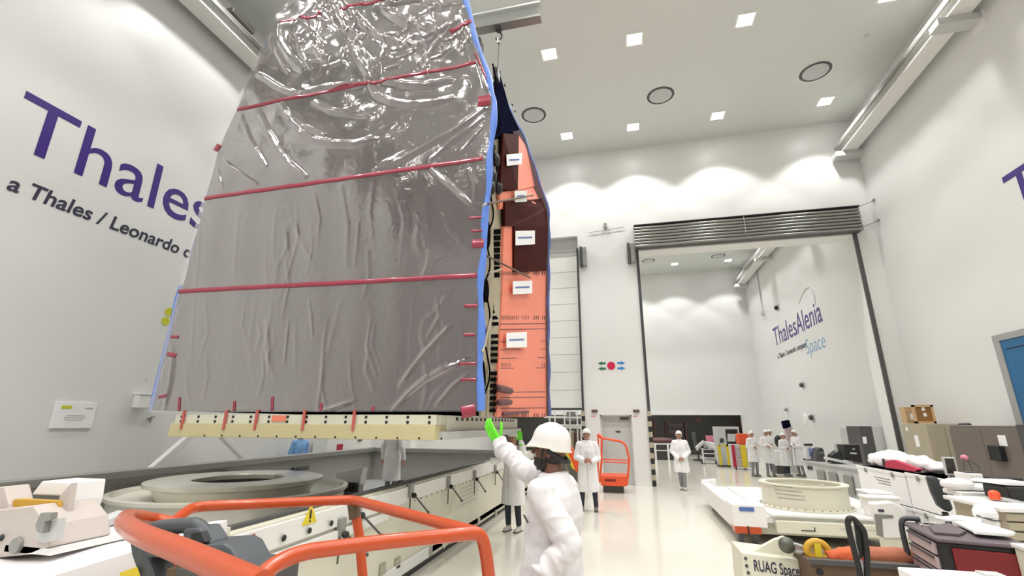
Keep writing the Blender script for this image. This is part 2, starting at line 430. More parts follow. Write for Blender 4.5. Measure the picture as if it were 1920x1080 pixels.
# ceiling conduit on left wall top
# ================================================================ WALL LETTERING
def text_w(body, size=1.):
    mb = text_mb(MB(), body, (0, 0, 0), (1, 0, 0), (0, 0, 1), size)
    xs = [v[0] for v in mb.v]; zs = [v[2] for v in mb.v]
    return min(xs), max(xs), max(zs)
def fit_text(mb, body, o, right, up, width, cap, shear=0, bold=0., depth=.006, ref=None):
    """lettering fitted so that it is `width` long and its capitals `cap` tall"""
    a, b, _ = text_w(body); _, _, h = text_w('H')
    size = cap/h; sx = width/((b-a)*size)
    return text_mb(mb, body, Vector(o)-Vector(right)*a*size*sx, right, up, size, depth, shear=shear, sx=sx, bold=bold)
def wall_logo(label, wx, y0, dirn):
    o = lambda s, z: Vector((wx, y0+dirn*s, z)); rt = Vector((0, dirn, 0))
    t = thing('wall_logo', label, 'wall lettering', (wx, y0, 4.5), 0)
    obj('company_name', fit_text(MB(), 'Thales', o(0, 6.0), rt, Z, 3.62, .95, bold=.004), 'purple', t)
    obj('company_name', fit_text(MB(), 'Alenia', o(3.66, 6.0), rt, Z, 3.05, .95, bold=.004), 'purple', t)
    obj('division_name', fit_text(MB(), 'Space', o(4.35, 4.93), rt, Z, 2.2, .66, shear=.12, bold=-.012), 'sky', t)
    obj('tagline', fit_text(MB(), 'a Thales / Leonardo company', o(.15, 5.28), rt, Z, 4.35, .25, shear=.15, bold=.006), 'ink', t)
    arc = [(4.5, 7.30), (4.9, 7.52), (5.35, 7.68), (5.8, 7.72), (6.12, 7.62), (6.3, 7.38), (6.36, 7.1), (6.28, 6.8)]
    P = [o(a, z) for a, z in arc]; n = P[0]*0; nn = Vector((1 if wx < 0 else -1, 0, 0))
    obj('swoosh', MB().tube(fillet([p+nn*.004 for p in P], .3, 4), [.004+.022*math.sin(PI*min(1, .15+.85*i/47)) for i in range(len(fillet(P, .3, 4)))], 6), 'lightgrey', t)
    return t
wall_logo('huge violet company lettering on the left wall, partly behind the wrapped craft', XL+.001, 4.31, 1)
wall_logo('violet company lettering on the near right wall, cut by the right picture edge', XR-.001, 11.1, -1)
wall_logo('distant violet and blue company lettering seen through the big opening', XR-.001, 28.09, -1)

# small things on the left wall
t = thing('wall_sign', 'white printed notice plate with yellow emblem low on the left wall', 'sign', (XL, 6.2, 1.74))
obj('plate', MB().box(XL, XL+.03, 5.89, 6.51, 1.74, 2.15), 'paper', t)
obj('emblem', MB().box(XL+.03, XL+.034, 5.97, 6.12, 2.05, 2.1), 'lime', t)
m = MB()
for k, (a, b) in enumerate(((6.08, 6.36), (6.04, 6.38), (6.07, 6.33))): m.box(XL+.03, XL+.034, a, b, 1.94-k*.035, 1.95-k*.035)
m.box(XL+.03, XL+.034, 6.33, 6.46, 2.06, 2.08)
obj('printed_lines', m, 'lightgrey', t)
t = thing('wall_box', 'small white projecting dispenser box on the left wall beside the craft', 'wall box', (XL, 7.27, 2.1))
obj('housing', MB().box(XL, XL+.16, 7.13, 7.40, 2.1, 2.34), 'cleanwhite', t, bev=.012)
obj('lid', MB().box(XL, XL+.17, 7.12, 7.41, 2.34, 2.36), 'white', t)
tag(obj('wall_hook', MB().tube([(XL, 7.27, 2.66), (XL+.06, 7.27, 2.66), (XL+.06, 7.27, 2.58)], .012, 8), 'lightgrey', None, True), 'tiny pale hook on the left wall above the white box', 'hook')
t = thing('wall_valve', 'small grey tap fitting on the left wall below the white box', 'valve', (XL, 7.52, 1.88))
obj('body', MB().cyl((XL, 7.52, 1.90), (XL+.08, 7.52, 1.90), .025).cyl((XL+.06, 7.52, 1.82), (XL+.06, 7.52, 1.93), .014), 'grey', t, True)
obj('lever', MB().box(XL+.07, XL+.08, 7.50, 7.60, 1.93, 1.945), 'darkgrey', t)
for k, (yy, zz, w_) in enumerate(((7.47, 4.03, 'upper'), (7.44, 3.83, 'lower'))):
    tag(obj('wall_marker', MB().lathe([(0, .006), (.085, .006), (.085, 0)], (XL, yy, zz), 24, 'x'), 'lime'), w_+' of two yellow green dots on the left wall at the craft edge', 'marker', 'yellow green wall dots')

# pillar signs, lamps
t = thing('arrow_sign', 'painted direction sign of green and blue arrows around a red dot on the white pillar', 'sign', (-.44, YB, 3.6))
yy = YB-.008
def arrow(x0, x1, z, h):
    s = 1 if x1 > x0 else -1; hx = x1-s*.14
    return MB().prism([(x0, yy, z-h*.5), (hx, yy, z-h*.5), (hx, yy, z-h), (x1, yy, z), (hx, yy, z+h), (hx, yy, z+h*.5), (x0, yy, z+h*.5)], (0, .007, 0))
for z in (3.65, 3.83):
    obj('green_arrow', arrow(-.62, -.88, z, .065), 'signgreen', t); obj('blue_arrow', arrow(-.24, .02, z, .065), 'signblue', t)
obj('red_dot', MB().lathe([(0, 0), (.135, 0), (.135, .007)], (-.44, yy, 3.74), 32, 'y'), 'signred', t)
for k, (x, w_) in enumerate(((-1.06, 'left'), (.28, 'right'))):
    t = thing('warning_lamp', 'small dark twin warning lamp on the pillar, '+w_+' of the personnel door', 'warning lamp', (x, YB, 2.2), 0, 'warning lamps beside the personnel door')
    obj('housing', MB().box(x-.10, x+.10, YB-.06, YB, 2.22, 2.31), 'cabbrown', t, bev=.01)
    for s in (-1, 1): obj('lens', MB().lathe([(0, -.035), (.03, -.02), (.035, 0)], (x+s*.05, YB-.06, 2.265), 16, 'y'), 'maroonfr', t, True)
    obj('plate', MB().box(x-.12, x+.02, YB-.01, YB, 2.08, 2.11), 'pink', t)
for x, w_ in ((-1.22, 'left'), (.47, 'right')):
    t = thing('door_actuator', 'dark grey drive box high on the pillar at its '+w_+' edge', 'drive box', (x, YB, 7.3), 0, 'drive boxes at the top of the pillar')
    obj('housing', MB().box(x-.02, x+.11, YB-.22, YB, 7.32, 8.02), 'grey', t, bev=.01)
    obj('guide', MB().box(x-.13, x-.04, YB-.16, YB, 7.30, 8.06), 'darkgrey', t)
t = thing('wall_bracket', 'small grey sensor bracket with a thin rod above the white pillar', 'bracket', (-.38, YB, 8.7))
obj('box', MB().box(-.43, -.33, YB-.12, YB, 8.74, 8.92), 'grey', t)
obj('rod', MB().cyl((-1.0, YB-.05, 8.62), (.3, YB-.05, 8.72), .01), 'grey', t)
for k, zz in enumerate((8.75, 8.05)):
    tag(obj('wall_rod', MB().cyl((LRX+.02, YB-.20, zz-.12), (XR-.01, YB-.3, zz+.02), .012).box(XR-.05, XR, YB-.36, YB-.26, zz, zz+.06), 'grey'), ('upper' if k == 0 else 'lower')+' thin rod between the folding door and the right wall', 'rod')

# ================================================================ THE WRAPPED CRAFT
YC, YR = 5.0, 9.2
def lerp(tab, z):
    if z <= tab[0][0]: return tab[0][1]
    for (a, xa), (b, xb) in zip(tab, tab[1:]):
        if z <= b: return xa+(xb-xa)*(z-a)/(b-a)
    return tab[-1][1]
TL = [(1.97, -6.05), (3.6, -6.0), (5.3, -5.89), (5.84, -5.86), (8.35, -5.18), (9.05, -4.2)]
TR = [(1.97, -1.57), (3.5, -1.60), (5.6, -1.49), (5.93, -1.47), (6.3, -1.56), (7.14, -1.80), (7.74, -1.93), (8.6, -2.2), (9.05, -2.45)]
RR = [(1.98, -1.47), (3.8, -1.46), (6.2, -1.40), (6.45, -1.44), (8.13, -1.90), (9.05, -2.29), (9.3, -2.4)]
ZB, ZT = 1.97, 9.05
def side_x(y, z):
    k = (y-YC)/(YR-YC); return lerp(TR, z)*(1-k)+lerp(RR, z)*k
def on_side(px, py, off=0.):
    d = ray(px, py); lo = None; t = 3.
    g = lambda t: (CAM.x+d.x*t)-(side_x(CAM.y+d.y*t, CAM.z+d.z*t)+off)
    prev = g(2.)
    while t < 16:
        c = g(t)
        if prev*c <= 0:
            a, b = t-.05, t
            for _ in range(30):
                m_ = (a+b)/2
                if g(a)*g(m_) <= 0: b = m_
                else: a = m_
            return CAM+d*a
        prev = c; t += .05
    return at(px, py, y=YR)
craft = thing('wrapped_spacecraft', 'huge satellite body wrapped in clear crinkled film with red tape, hung over the container', 'satellite', (-3.8, 7.0, ZB))
# body core
m = MB(); rows = [1.99, 3.6, 5.6, 5.93, 7.2, 8.0, 8.6, 9.0]
V = []
for z in rows:
    V += [(lerp(TL, z)+.06, YC+.10, z), (lerp(TR, z)-.08, YC+.10, z), (lerp(RR, z)-.42, YR-.06, z), (lerp(TL, z)+.10, YR-.06, z)]
F = [(0, 1, 2, 3), tuple(reversed(range(len(V)-4, len(V))))]
for i in range(len(rows)-1):
    for k in range(4): F.append((i*4+k, i*4+(k+1) % 4, i*4+4+(k+1) % 4, i*4+4+k))
m.add([Vector(v)-(Vector((.45, 0, 0)) if i % 4 == 1 else Vector()) for i, v in enumerate(V)], F)
obj('body_core', m, 'core', craft)
# front radiator panel (grey mauve) under the film
m = MB(); zs = np.linspace(ZB+.02, ZT-.03, 28); V = []; F = []
for z in zs: V += [(lerp(TL, z)+.03, YC+.02, z), (lerp(TR, z)-.03, YC+.02, z), (lerp(TR, z)-.03, YC+.10, z), (lerp(TL, z)+.03, YC+.10, z)]
for i in range(len(zs)-1):
    for k in range(4): F.append((i*4+k, i*4+(k+1) % 4, i*4+4+(k+1) % 4, i*4+4+k))
F += [(0, 1, 2, 3), tuple(reversed(range(len(V)-4, len(V))))]
m.add(V, F); obj('radiator_panel', m, 'craft', craft)
# the film: folds follow those of the photo, as real relief
def P2(px, py):
    p = at(px, py, y=YC); return (p.x, p.z)
folds = [  # polyline in the photo, relief height, half width (m)
 ([(522, 50), (530, 85), (546, 111), (568, 132)], .075, .045), ([(514, 60), (522, 100), (540, 135)], .035, .03),
 ([(622, 0), (637, 37), (652, 62), (663, 93), (683, 128), (694, 150)], .085, .035), ([(634, 0), (650, 40), (668, 75), (676, 110)], .06, .022), ([(610, 0), (600, 30), (596, 62), (600, 95)], .06, .03),
 ([(645, 0), (663, 25), (690, 55), (720, 72), (760, 84), (800, 84)], .07, .035), ([(590, 10), (570, 30), (556, 50), (548, 78)], .045, .03),
 ([(720, 18), (740, 34), (765, 46), (788, 54)], .09, .05), ([(700, 5), (730, 12), (760, 6), (800, 0)], .06, .04), ([(800, 8), (830, 14), (862, 6)], .07, .045), ([(770, 70), (800, 72), (830, 60), (855, 44)], .07, .035),
 ([(860, 40), (842, 62), (820, 84), (805, 100)], .05, .022), ([(860, 33), (876, 60), (890, 90), (903, 125), (912, 165)], .06, .025), ([(866, 50), (872, 84), (884, 120)], .04, .02),
 ([(688, 150), (705, 178), (735, 192), (770, 197), (810, 193), (850, 186)], .075, .03), ([(722, 152), (760, 160), (800, 162), (845, 150)], .065, .035), ([(575, 172), (610, 164), (650, 162), (680, 160)], .07, .03),
 ([(530, 196), (545, 225), (565, 250), (590, 262), (625, 270), (665, 270), (704, 262)], .07, .03), ([(540, 215), (570, 238), (610, 255)], .045, .025), ([(590, 192), (622, 210), (660, 216), (690, 218)], .05, .03),
 ([(489, 218), (503, 245), (520, 275), (545, 308), (573, 332)], .06, .026), ([(485, 140), (505, 152), (530, 168), (560, 178)], .06, .028), ([(640, 118), (612, 128), (590, 150)], .04, .02), ([(560, 70), (566, 100), (584, 130)], .045, .025), ([(588, 92), (610, 110), (608, 134)], .055, .03),
 ([(910, 204), (880, 226), (845, 250), (800, 275), (745, 305), (705, 318)], .055, .026), ([(906, 222), (870, 250), (838, 275), (808, 302)], .05, .022), ([(905, 240), (885, 262), (868, 282)], .035, .018), ([(760, 290), (740, 300), (716, 308)], .04, .03),
 ([(810, 318), (840, 345), (866, 368), (884, 384)], .045, .018), ([(880, 318), (892, 345), (890, 390)], .03, .018), ([(420, 298), (440, 318), (462, 332), (484, 346)], .035, .018), ([(452, 220), (470, 262), (500, 312)], .03, .02), ([(408, 310), (414, 335), (420, 352)], .03, .014),
 ([(540, 390), (560, 440), (590, 500)], .02, .03), ([(640, 350), (652, 420), (650, 500)], .02, .03), ([(520, 395), (514, 450), (518, 510)], .02, .024), ([(590, 360), (600, 410), (596, 460)], .016, .02), ([(450, 400), (446, 450), (440, 520)], .018, .03), ([(700, 340), (694, 400), (700, 460)], .018, .03), ([(742, 350), (760, 410), (752, 500)], .016, .03), ([(820, 390), (850, 440), (880, 470)], .02, .02),
 ([(740, 768), (768, 738), (800, 712), (840, 690), (884, 674)], .055, .028), ([(752, 722), (775, 690), (800, 660), (845, 612)], .045, .022), ([(820, 760), (850, 725), (880, 700)], .035, .02), ([(800, 770), (815, 740), (840, 716)], .03, .016),
 ([(310, 770), (322, 720), (326, 680), (322, 640)], .05, .03), ([(295, 768), (310, 740), (330, 725)], .03, .02), ([(360, 768), (352, 730), (350, 690)], .02, .02), ([(600, 772), (630, 764), (665, 752)], .035, .02), ([(440, 768), (470, 764), (510, 768)], .03, .018),
 ([(640, 560), (620, 640), (610, 700)], .012, .03), ([(480, 560), (470, 640), (474, 700)], .012, .03), ([(860, 520), (830, 570), (800, 600)], .018, .025), ([(690, 560), (700, 620), (690, 690)], .012, .03)]
folds = [(pl_, a_*(.45 if (a_ <= .03 and min(q[1] for q in pl_) > 330) else 1.15), h_) for pl_, a_, h_ in folds]
rnd = random.Random(3)
for k in range(42):   # thin upright crinkles in the lower film
    x = rnd.uniform(360, 880); y = rnd.choice((385, 420, 470, 560, 600, 660)); l = rnd.uniform(50, 130)
    folds.append(([(x, y), (x+rnd.uniform(-8, 8), y+l/2), (x+rnd.uniform(-18, 12), y+l)], rnd.uniform(.005, .014), rnd.uniform(.012, .028)))
for k in range(60):   # short random crinkles near the top
    x = rnd.uniform(560, 880); y = rnd.uniform(-30, 150)*(.4+.6*rnd.random()); a = rnd.uniform(0, PI); l = rnd.uniform(8, 30)
    folds.append(([(x, y), (x+l*math.cos(a)+rnd.uniform(-4, 4), y+l*math.sin(a)), (x+2*l*math.cos(a+.3), y+2*l*math.sin(a+.3))], rnd.uniform(.02, .05), rnd.uniform(.012, .025)))
NU, NV = 300, 470
zz = np.linspace(ZB, ZT, NV)
xl = np.array([lerp(TL, z) for z in zz]); xr = np.array([lerp(TR, z) for z in zz])
U = np.linspace(0, 1, NU)
X = xl[:, None]*(1-U)+xr[:, None]*U; ZZ = np.repeat(zz[:, None], NU, 1)
Hh = np.zeros_like(X)
for pl, amp, hw in folds:
    P = [P2(*p) for p in pl]; best = np.full(X.shape, 9.)
    S_ = sum(math.dist(P[i], P[i+1]) for i in range(len(P)-1)); acc = 0; tt = np.zeros_like(X)
    for a, b in zip(P, P[1:]):
        dx, dz = b[0]-a[0], b[1]-a[1]; L2 = dx*dx+dz*dz
        q = np.clip(((X-a[0])*dx+(ZZ-a[1])*dz)/L2, 0, 1)
        dd = np.hypot(X-a[0]-q*dx, ZZ-a[1]-q*dz); s_ = (acc+q*math.sqrt(L2))/S_
        mk = dd < best; best[mk] = dd[mk]; tt[mk] = s_[mk]; acc += math.sqrt(L2)
    # smooth radial profile with tapering ends
    Hh += amp*.62*np.exp(-(best/hw/1.15)**2)*(.35+.65*np.sin(PI*np.clip(tt*.9+.05, 0, 1)))
def wave(ax, az, ph, fx=1.): return np.sin(ax*X+az*ZZ+ph)
top = np.clip((ZZ-5.2)/2.8, 0, 1)
Hh += top*(.016*wave(3.1, 5.3, 1)+.013*wave(-6.2, 4.1, 2.2)+.010*wave(8.3, -9.1, .4)*wave(2.2, 3.3, 1.7)+.009*wave(13, 9.5, .2)*wave(-4, 7.1, 2.))
Hh += .008*wave(2.1, .6, .3)*wave(.4, 1.1, 2.)+.0035*np.sin(11*X+1.3*np.sin(1.7*ZZ))*np.clip((6.4-ZZ)/1, 0, 1)*np.clip((ZZ-1.9)/1.5, .2, 1)
edge = np.clip(np.minimum(U, 1-U)*14, 0, 1)[None, :]
Hh = Hh*(.25+.75*edge)
def film_h(x, z):
    j = int(round((z-ZB)/(ZT-ZB)*(NV-1))); j = max(0, min(NV-1, j))
    i = int(round((x-xl[j])/(xr[j]-xl[j])*(NU-1))); i = max(0, min(NU-1, i))
    return YC-.012-Hh[j, i]
vv = np.stack([X, YC-.012-Hh, ZZ], -1).reshape(-1, 3)
m = MB(); m.v = [tuple(map(float, v)) for v in vv]
for j in range(NV-1):
    for i in range(NU-1):
        a = j*NU+i; m.f.append((a, a+1, a+NU+1, a+NU))
m.mi = [0]*len(m.f)
fo = obj('protective_film', m, 'film', craft, True)
me = fo.data; me.polygons.foreach_set('use_smooth', [True]*len(me.polygons))
# tape on the film
def tape(name, a, b, w_, mt='tape', n=90, zw=True):
    a = Vector(P2(*a)); b = Vector(P2(*b)); d = (b-a).normalized(); nv = Vector((-d.y, d.x))*w_/2
    m = MB(); V = []; F = []
    for i in range(n+1):
        p = a.lerp(b, i/n)
        for s in (-1, 0, 1):
            q = p+nv*s; V.append((q.x, film_h(q.x, q.y)-.007, q.y))
    for i in range(n):
        for k in range(2): F.append((i*3+k, i*3+k+1, i*3+4+k, i*3+3+k))
    m.add(V, F); o = obj(name, m, mt, craft, True)
    so = o.modifiers.new('thickness', 'SOLIDIFY'); so.thickness = .003
    return o
for a, b, w_ in (((336, 547), (895, 517), .062), ((385, 373), (906, 298), .06), ((446, 206), (893, 118), .055), ((526, 43), (604, 28), .05), ((640, 20), (860, -22), .05)):
    tape('tape_strip', a, b, w_)
for x, y0, y1 in ((339, 745, 771), (441, 752, 771), (512, 744, 771), (604, 756, 771), (701, 762, 771)): tape('tape_tab', (x, y0), (x-1, y1), .035, n=12)
for a, b, w_ in (((872, 574), (896, 574), .04), ((870, 628), (892, 628), .035), ((862, 683), (894, 682), .03), ((866, 712), (894, 712), .03), ((886, 458), (908, 457), .11), ((897, 192), (920, 189), .16), ((866, 774), (892, 768), .13), ((884, 434), (906, 433), .03), ((880, 410), (904, 408), .03),
                 ((322, 632), (336, 632), .04), ((316, 664), (332, 667), .06), ((405, 284), (413, 272), .1), ((300, 745), (318, 741), .04), ((846, 64), (884, 40), .07), ((890, 100), (914, 150), .03)):
    tape('tape_tab', a, b, w_, n=12)
# blue edge foam
def edge(name, tab, y, z0, z1, r, mt, dx=0.):
    zsr = np.linspace(z0, z1, 60); pts = [(lerp(tab, z)+dx+.010*math.sin(z*7), y, z) for z in zsr]
    return obj(name, MB().tube(pts, [r*(1+.18*math.sin(z*9+1)) for z in zsr], 10), mt, craft, True)
edge('edge_foam', TR, YC+.02, ZB+.01, ZT, .042, 'blue', .01)
edge('edge_foam', TL, YC+.03, ZB+.02, 3.7, .028, 'blue', -.02)
edge('edge_foam', TL, YC+.06, 3.7, ZT-.05, .016, 'bluedk', -.005)
edge('edge_foam', RR, YR, ZB+.03, ZT+.1, .030, 'bluedk', 0)
# rear panel (same outline, far side)
m = MB(); V = []; F = []
zs = np.linspace(ZB+.02, ZT+.1, 28)
for z in zs:
    x0 = lerp(TL, min(z, ZT-.1)); x1 = lerp(RR, z); V += [(x0, YR-.03, z), (x1, YR-.03, z), (x1, YR+.03, z), (x0, YR+.03, z)]
for i in range(len(zs)-1):
    for k in range(4): F.append((i*4+k, i*4+(k+1) % 4, i*4+4+(k+1) % 4, i*4+4+k))
F += [(0, 1, 2, 3), tuple(reversed(range(len(V)-4, len(V))))]
m.add(V, F); obj('rear_panel', m, 'craft', craft)
# side structure seen between the two panels
def spoly(name, px, off, th, mt, parent=None):
    P = [on_side(a, b, off) for a, b in px]
    return obj(name, MB().prism(P, (-th, 0, 0)), mt, parent or craft)
sp1 = spoly('side_panel', [(943, 512), (1024, 508), (1025, 600), (1024, 782), (932, 782), (936, 658), (940, 594)], -.05, .04, 'salmon')
spoly('side_panel', [(945, 424), (964, 424), (964, 513), (942, 513)], -.05, .04, 'salmon')
spoly('side_panel', [(972, 252), (982, 268), (997, 290), (1016, 345), (1025, 380), (1024, 392), (938, 392), (937, 360), (971, 356)], -.05, .04, 'salmon')
spoly('dark_blanket', [(947, 378), (1022, 372), (1027, 392), (1027, 424), (1024, 508), (964, 510), (964, 424), (947, 424)], -.02, .03, 'maroon')
spoly('dark_blanket', [(944, 250), (973, 252), (971, 355), (938, 357)], -.02, .03, 'maroon')
m = MB(); V = []; F = []
ys_ = np.linspace(YC+.12, YR-.1, 10); zs_ = np.linspace(6.5, 9.0, 14)
for zq in zs_:
    for yq in ys_: V.append((side_x(yq, zq)-.20, yq, zq))
for j in range(13):
    for i in range(9): a = j*10+i; F.append((a, a+1, a+11, a+10))
m.add(V, F); o = obj('dark_blanket', m, 'navy', craft, True); o.modifiers.new('t', 'SOLIDIFY').thickness = .02
spoly('dark_blanket', [(925, 158), (938, 140), (956, 205), (974, 244), (944, 250), (925, 262)], -.03, .03, 'navy')
for k in range(3): pass
labs = [((950, 290), (979, 287), (978, 308), (951, 311)), ((965, 358), (988, 357), (988, 378), (966, 379)), ((967, 433), (1003, 432), (1003, 458), (967, 460)), ((962, 527), (998, 526), (998, 550), (962, 552)), ((950, 624), (988, 622), (988, 651), (950, 652))]
for q in labs:
    lab = spoly('paper_label', q, .012, .006, 'paper')
    xa, xb = q[0][0]+5, q[1][0]-5; ym = (q[0][1]+q[3][1])/2
    spoly('label_writing', [(xa, ym-2), (xb, ym-3), (xb, ym), (xa, ym+1)], .016, .003, 'bluedk', lab)
# seams, rivet rows on the salmon panel
m = MB()
for y_ in (607, 617, 640, 655, 671, 690, 735, 745, 765): m.add(*(lambda P: (P, [(0, 1, 2, 3)]))([on_side(938, y_, -.045), on_side(1022, y_-1, -.045), on_side(1022, y_+.3, -.045), on_side(938, y_+1.3, -.045)]))
obj('panel_seams', m, 'maroonfr', craft)
m = MB()
for y_ in (512, 595, 684, 778):
    for k in range(22):
        if k in (9, 14, 15, 19): continue
        a = 941+k*3.8; obj('rivet', MB().add([on_side(a, y_-3, -.045), on_side(a+1.2, y_-3, -.045), on_side(a+.6, y_+4, -.045), on_side(a-.6, y_+4, -.045)], [(0, 1, 2, 3)]), 'maroonfr', craft)
for q in (((936, 728), (958, 733), 6), ((936, 755), (957, 754), 5), ((945, 776), (990, 772), 3)):
    a = on_side(q[0][0], q[0][1], -.02); b = on_side(q[1][0], q[1][1], -.02)
    obj('connector', MB().cap(a, b, q[2]*.008, q[2]*.007, 8), 'maroonfr', craft, True)
# beige ribs and black cut-outs behind the front edge
rib = [on_side(914, 782, -.10), on_side(934, 782, -.10), on_side(938, 594, -.10), on_side(943, 420, -.10), on_side(936, 260, -.10), on_side(926, 262, -.10), on_side(922, 420, -.10), on_side(917, 600, -.10)]
obj('side_rib', MB().prism(rib, (-.05, 0, 0)), 'beige', craft)
m = MB()
for k in range(30):
    y_ = 430+k*11.6
    if k in (8, 16, 22): continue
    h_ = 6.5 if k > 12 else 9; x0 = 925+(600-y_)*.022; m.prism([on_side(x0, y_, -.07), on_side(x0+10, y_-.5, -.07), on_side(x0+10, y_+h_, -.07), on_side(x0, y_+h_, -.07)], (-.02, 0, 0))
obj('rib_slots', m, 'core', craft)
m = MB()
for (cx_, cy_, rx, ry) in ((915, 440, 5, 26), (912, 545, 5, 22), (908, 625, 4, 18), (906, 710, 5, 34)):
    P = [on_side(cx_+rx*math.cos(a), cy_+ry*math.sin(a), -.06) for a in np.linspace(0, 2*PI, 18, endpoint=False)]; obj('lightening_hole', MB().prism(P, (-.02, 0, 0)), 'core', craft)
obj('side_web', MB().prism([on_side(902, 782, -.13), on_side(916, 782, -.13), on_side(924, 420, -.13), on_side(922, 300, -.13), on_side(914, 300, -.13), on_side(910, 500, -.13)], (-.03, 0, 0)), 'beige', craft)
for a, b in (((915, 382), (1000, 366)), ((913, 480), (994, 521)), ((905, 385), (912, 382)), ((918, 512), (940, 505)), ((905, 660), (920, 598))):
    obj('strut', MB().cyl(on_side(*a, .05), on_side(*b, .03), .014, None, 8), 'beige' if b[0] < 950 else 'brown', craft, True)
for k, q in enumerate(((922, 275), (930, 300), (924, 330), (935, 352), (921, 352))):
    p = on_side(q[0], q[1], -.06); obj('black_fitting', MB().ell(p, (.06, .08, .10), 10), 'black', craft, True)
m = MB()
for k in range(7):
    z0 = 2.1+k*.7; m.tube(fillet([(side_x(5.45, z0)-.1, 5.4, z0), (side_x(5.5, z0)-.02, 5.5, z0+.3), (side_x(5.4, z0)-.08, 5.45, z0+.65)], .15), .012, 6)
obj('cable_bundle', m, 'core', craft, True)
# shackles, top fittings
obj('top_deck', MB().box(-5.0, -2.5, YC+.1, YR-.05, 9.0, 9.12), 'grey', craft)
for (x, y, z) in ((-1.93, 5.7, 7.55), (-1.90, 6.6, 7.75), (-5.25, 5.3, 8.42)):
    o = obj('lifting_lug', MB().box(x-.04, x+.05, y-.08, y+.08, z-.08, z+.10).cyl((x, y-.09, z+.08), (x, y+.09, z+.08), .045), 'darkgrey', craft, True)
for k in (3, 5, 8, 9): obj('edge_clamp', MB().ell(on_side(924+k*4.6, 100+k*12.0, .01), (.025, .05, .04), 8), 'darkgrey', craft, True)
# yellow lifting frame under the craft
fr = obj('support_frame', MB().box(-5.66, -2.06, YC-.02, YC+.3, 1.67, 1.83), 'tan', craft, bev=.006); fr['label'] = 'pale yellow riveted frame under the wrapped body'
obj('upper_beam', MB().box(-5.62, -2.06, YC+.0, YC+.3, 1.83, 1.94), 'cream', fr, bev=.005)
obj('side_beam', MB().box(-2.35, -2.05, YC+.3, 9.0, 1.76, 1.94), 'cream', fr, bev=.006)
obj('side_flange', MB().box(-2.35, -1.98, YC+.1, 9.0, 1.67, 1.76), 'lightgrey', fr)
obj('cross_beam', MB().box(-5.6, -2.35, 8.7, 9.0, 1.67, 1.94), 'cream', fr)
obj('underside', MB().box(-5.5, -2.3, YC+.3, 8.7, 1.78, 1.9), 'grey', fr)
for k in range(14):
    x = -5.52+k*.26
    m = MB()
    for dz in (-.028, .028): m.lathe([(0, -.006), (.016, -.006), (.018, 0)], (x, YC, 1.885+dz), 10, 'y')
    obj('bolt_pair', m, 'black', fr)
for k in range(13): obj('rivet', MB().lathe([(0, -.006), (.011, -.006), (.012, 0)], (-5.1+k*.26, YC-.02, 1.69), 8, 'y'), 'black', fr)
for x in (-5.47, -4.83, -4.38, -3.72, -3.06): obj('tape_strap', MB().box(x-.014, x+.014, YC-.035, YC-.012, 1.76, 1.99), 'tapeside', fr)
obj('red_tag', MB().box(-4.17, -3.98, YC-.012, YC-.0, 1.86, 1.93), 'salmon', fr)
m = MB()
for k in range(16): m.box(-2.052, -2.046, 5.6+k*.2, 5.68+k*.2, 1.88, 1.92)
obj('slots', m, 'black', fr)

# ---------------------------------------------------------------- lifting gear
lb = thing('spreader_beam', 'pale grey lifting beam hanging above the right side of the craft', 'lifting beam', (-2.0, 7.5, 9.68))
obj('web', MB().box(-5.2, -1.25, 7.40, 7.44, 9.72, 10.02), 'lightgrey', lb)
obj('lower_flange', MB().box(-5.2, -1.22, 7.32, 7.52, 9.68, 9.72), 'grey', lb)
obj('upper_flange', MB().box(-5.2, -1.22, 7.32, 7.52, 10.02, 10.06), 'lightgrey', lb)
for x in (-2.1, -4.6):
    h = obj('hook', MB().tube(fillet([(x, 7.42, 9.68), (x, 7.42, 9.55), (x+.07, 7.42, 9.50), (x+.06, 7.42, 9.38), (x-.02, 7.42, 9.36), (x-.06, 7.42, 9.42)], .04), .016, 8), 'darkgrey', lb, True)
    obj('hanger_block', MB().box(x-.05, x+.05, 7.36, 7.48, 9.60, 9.69), 'darkgrey', h)
obj('hoist_rope', MB().cyl((-3.3, 7.42, 10.06), (-3.3, 7.42, HC), .02), 'darkgrey', lb)
sl = thing('lifting_sling', 'thin steel sling hanging from the beam hook down to the craft top', 'lifting sling', (-2.1, 7.42, 8.3))
obj('rope', MB().cyl((-2.1, 7.42, 9.40), (-2.1, 7.42, 8.5), .016), 'olive', sl)
obj('shackle', MB().tube(fillet([(-2.1, 7.42, 8.52), (-2.1, 7.42, 8.36), (-2.2, 7.42, 8.3), (-2.28, 7.42, 8.4), (-2.24, 7.42, 8.5)], .06), .02, 8), 'olive', sl, True)
obj('ferrule', MB().cyl((-2.1, 7.42, 9.28), (-2.1, 7.42, 9.40), .03), 'steel', sl, True)

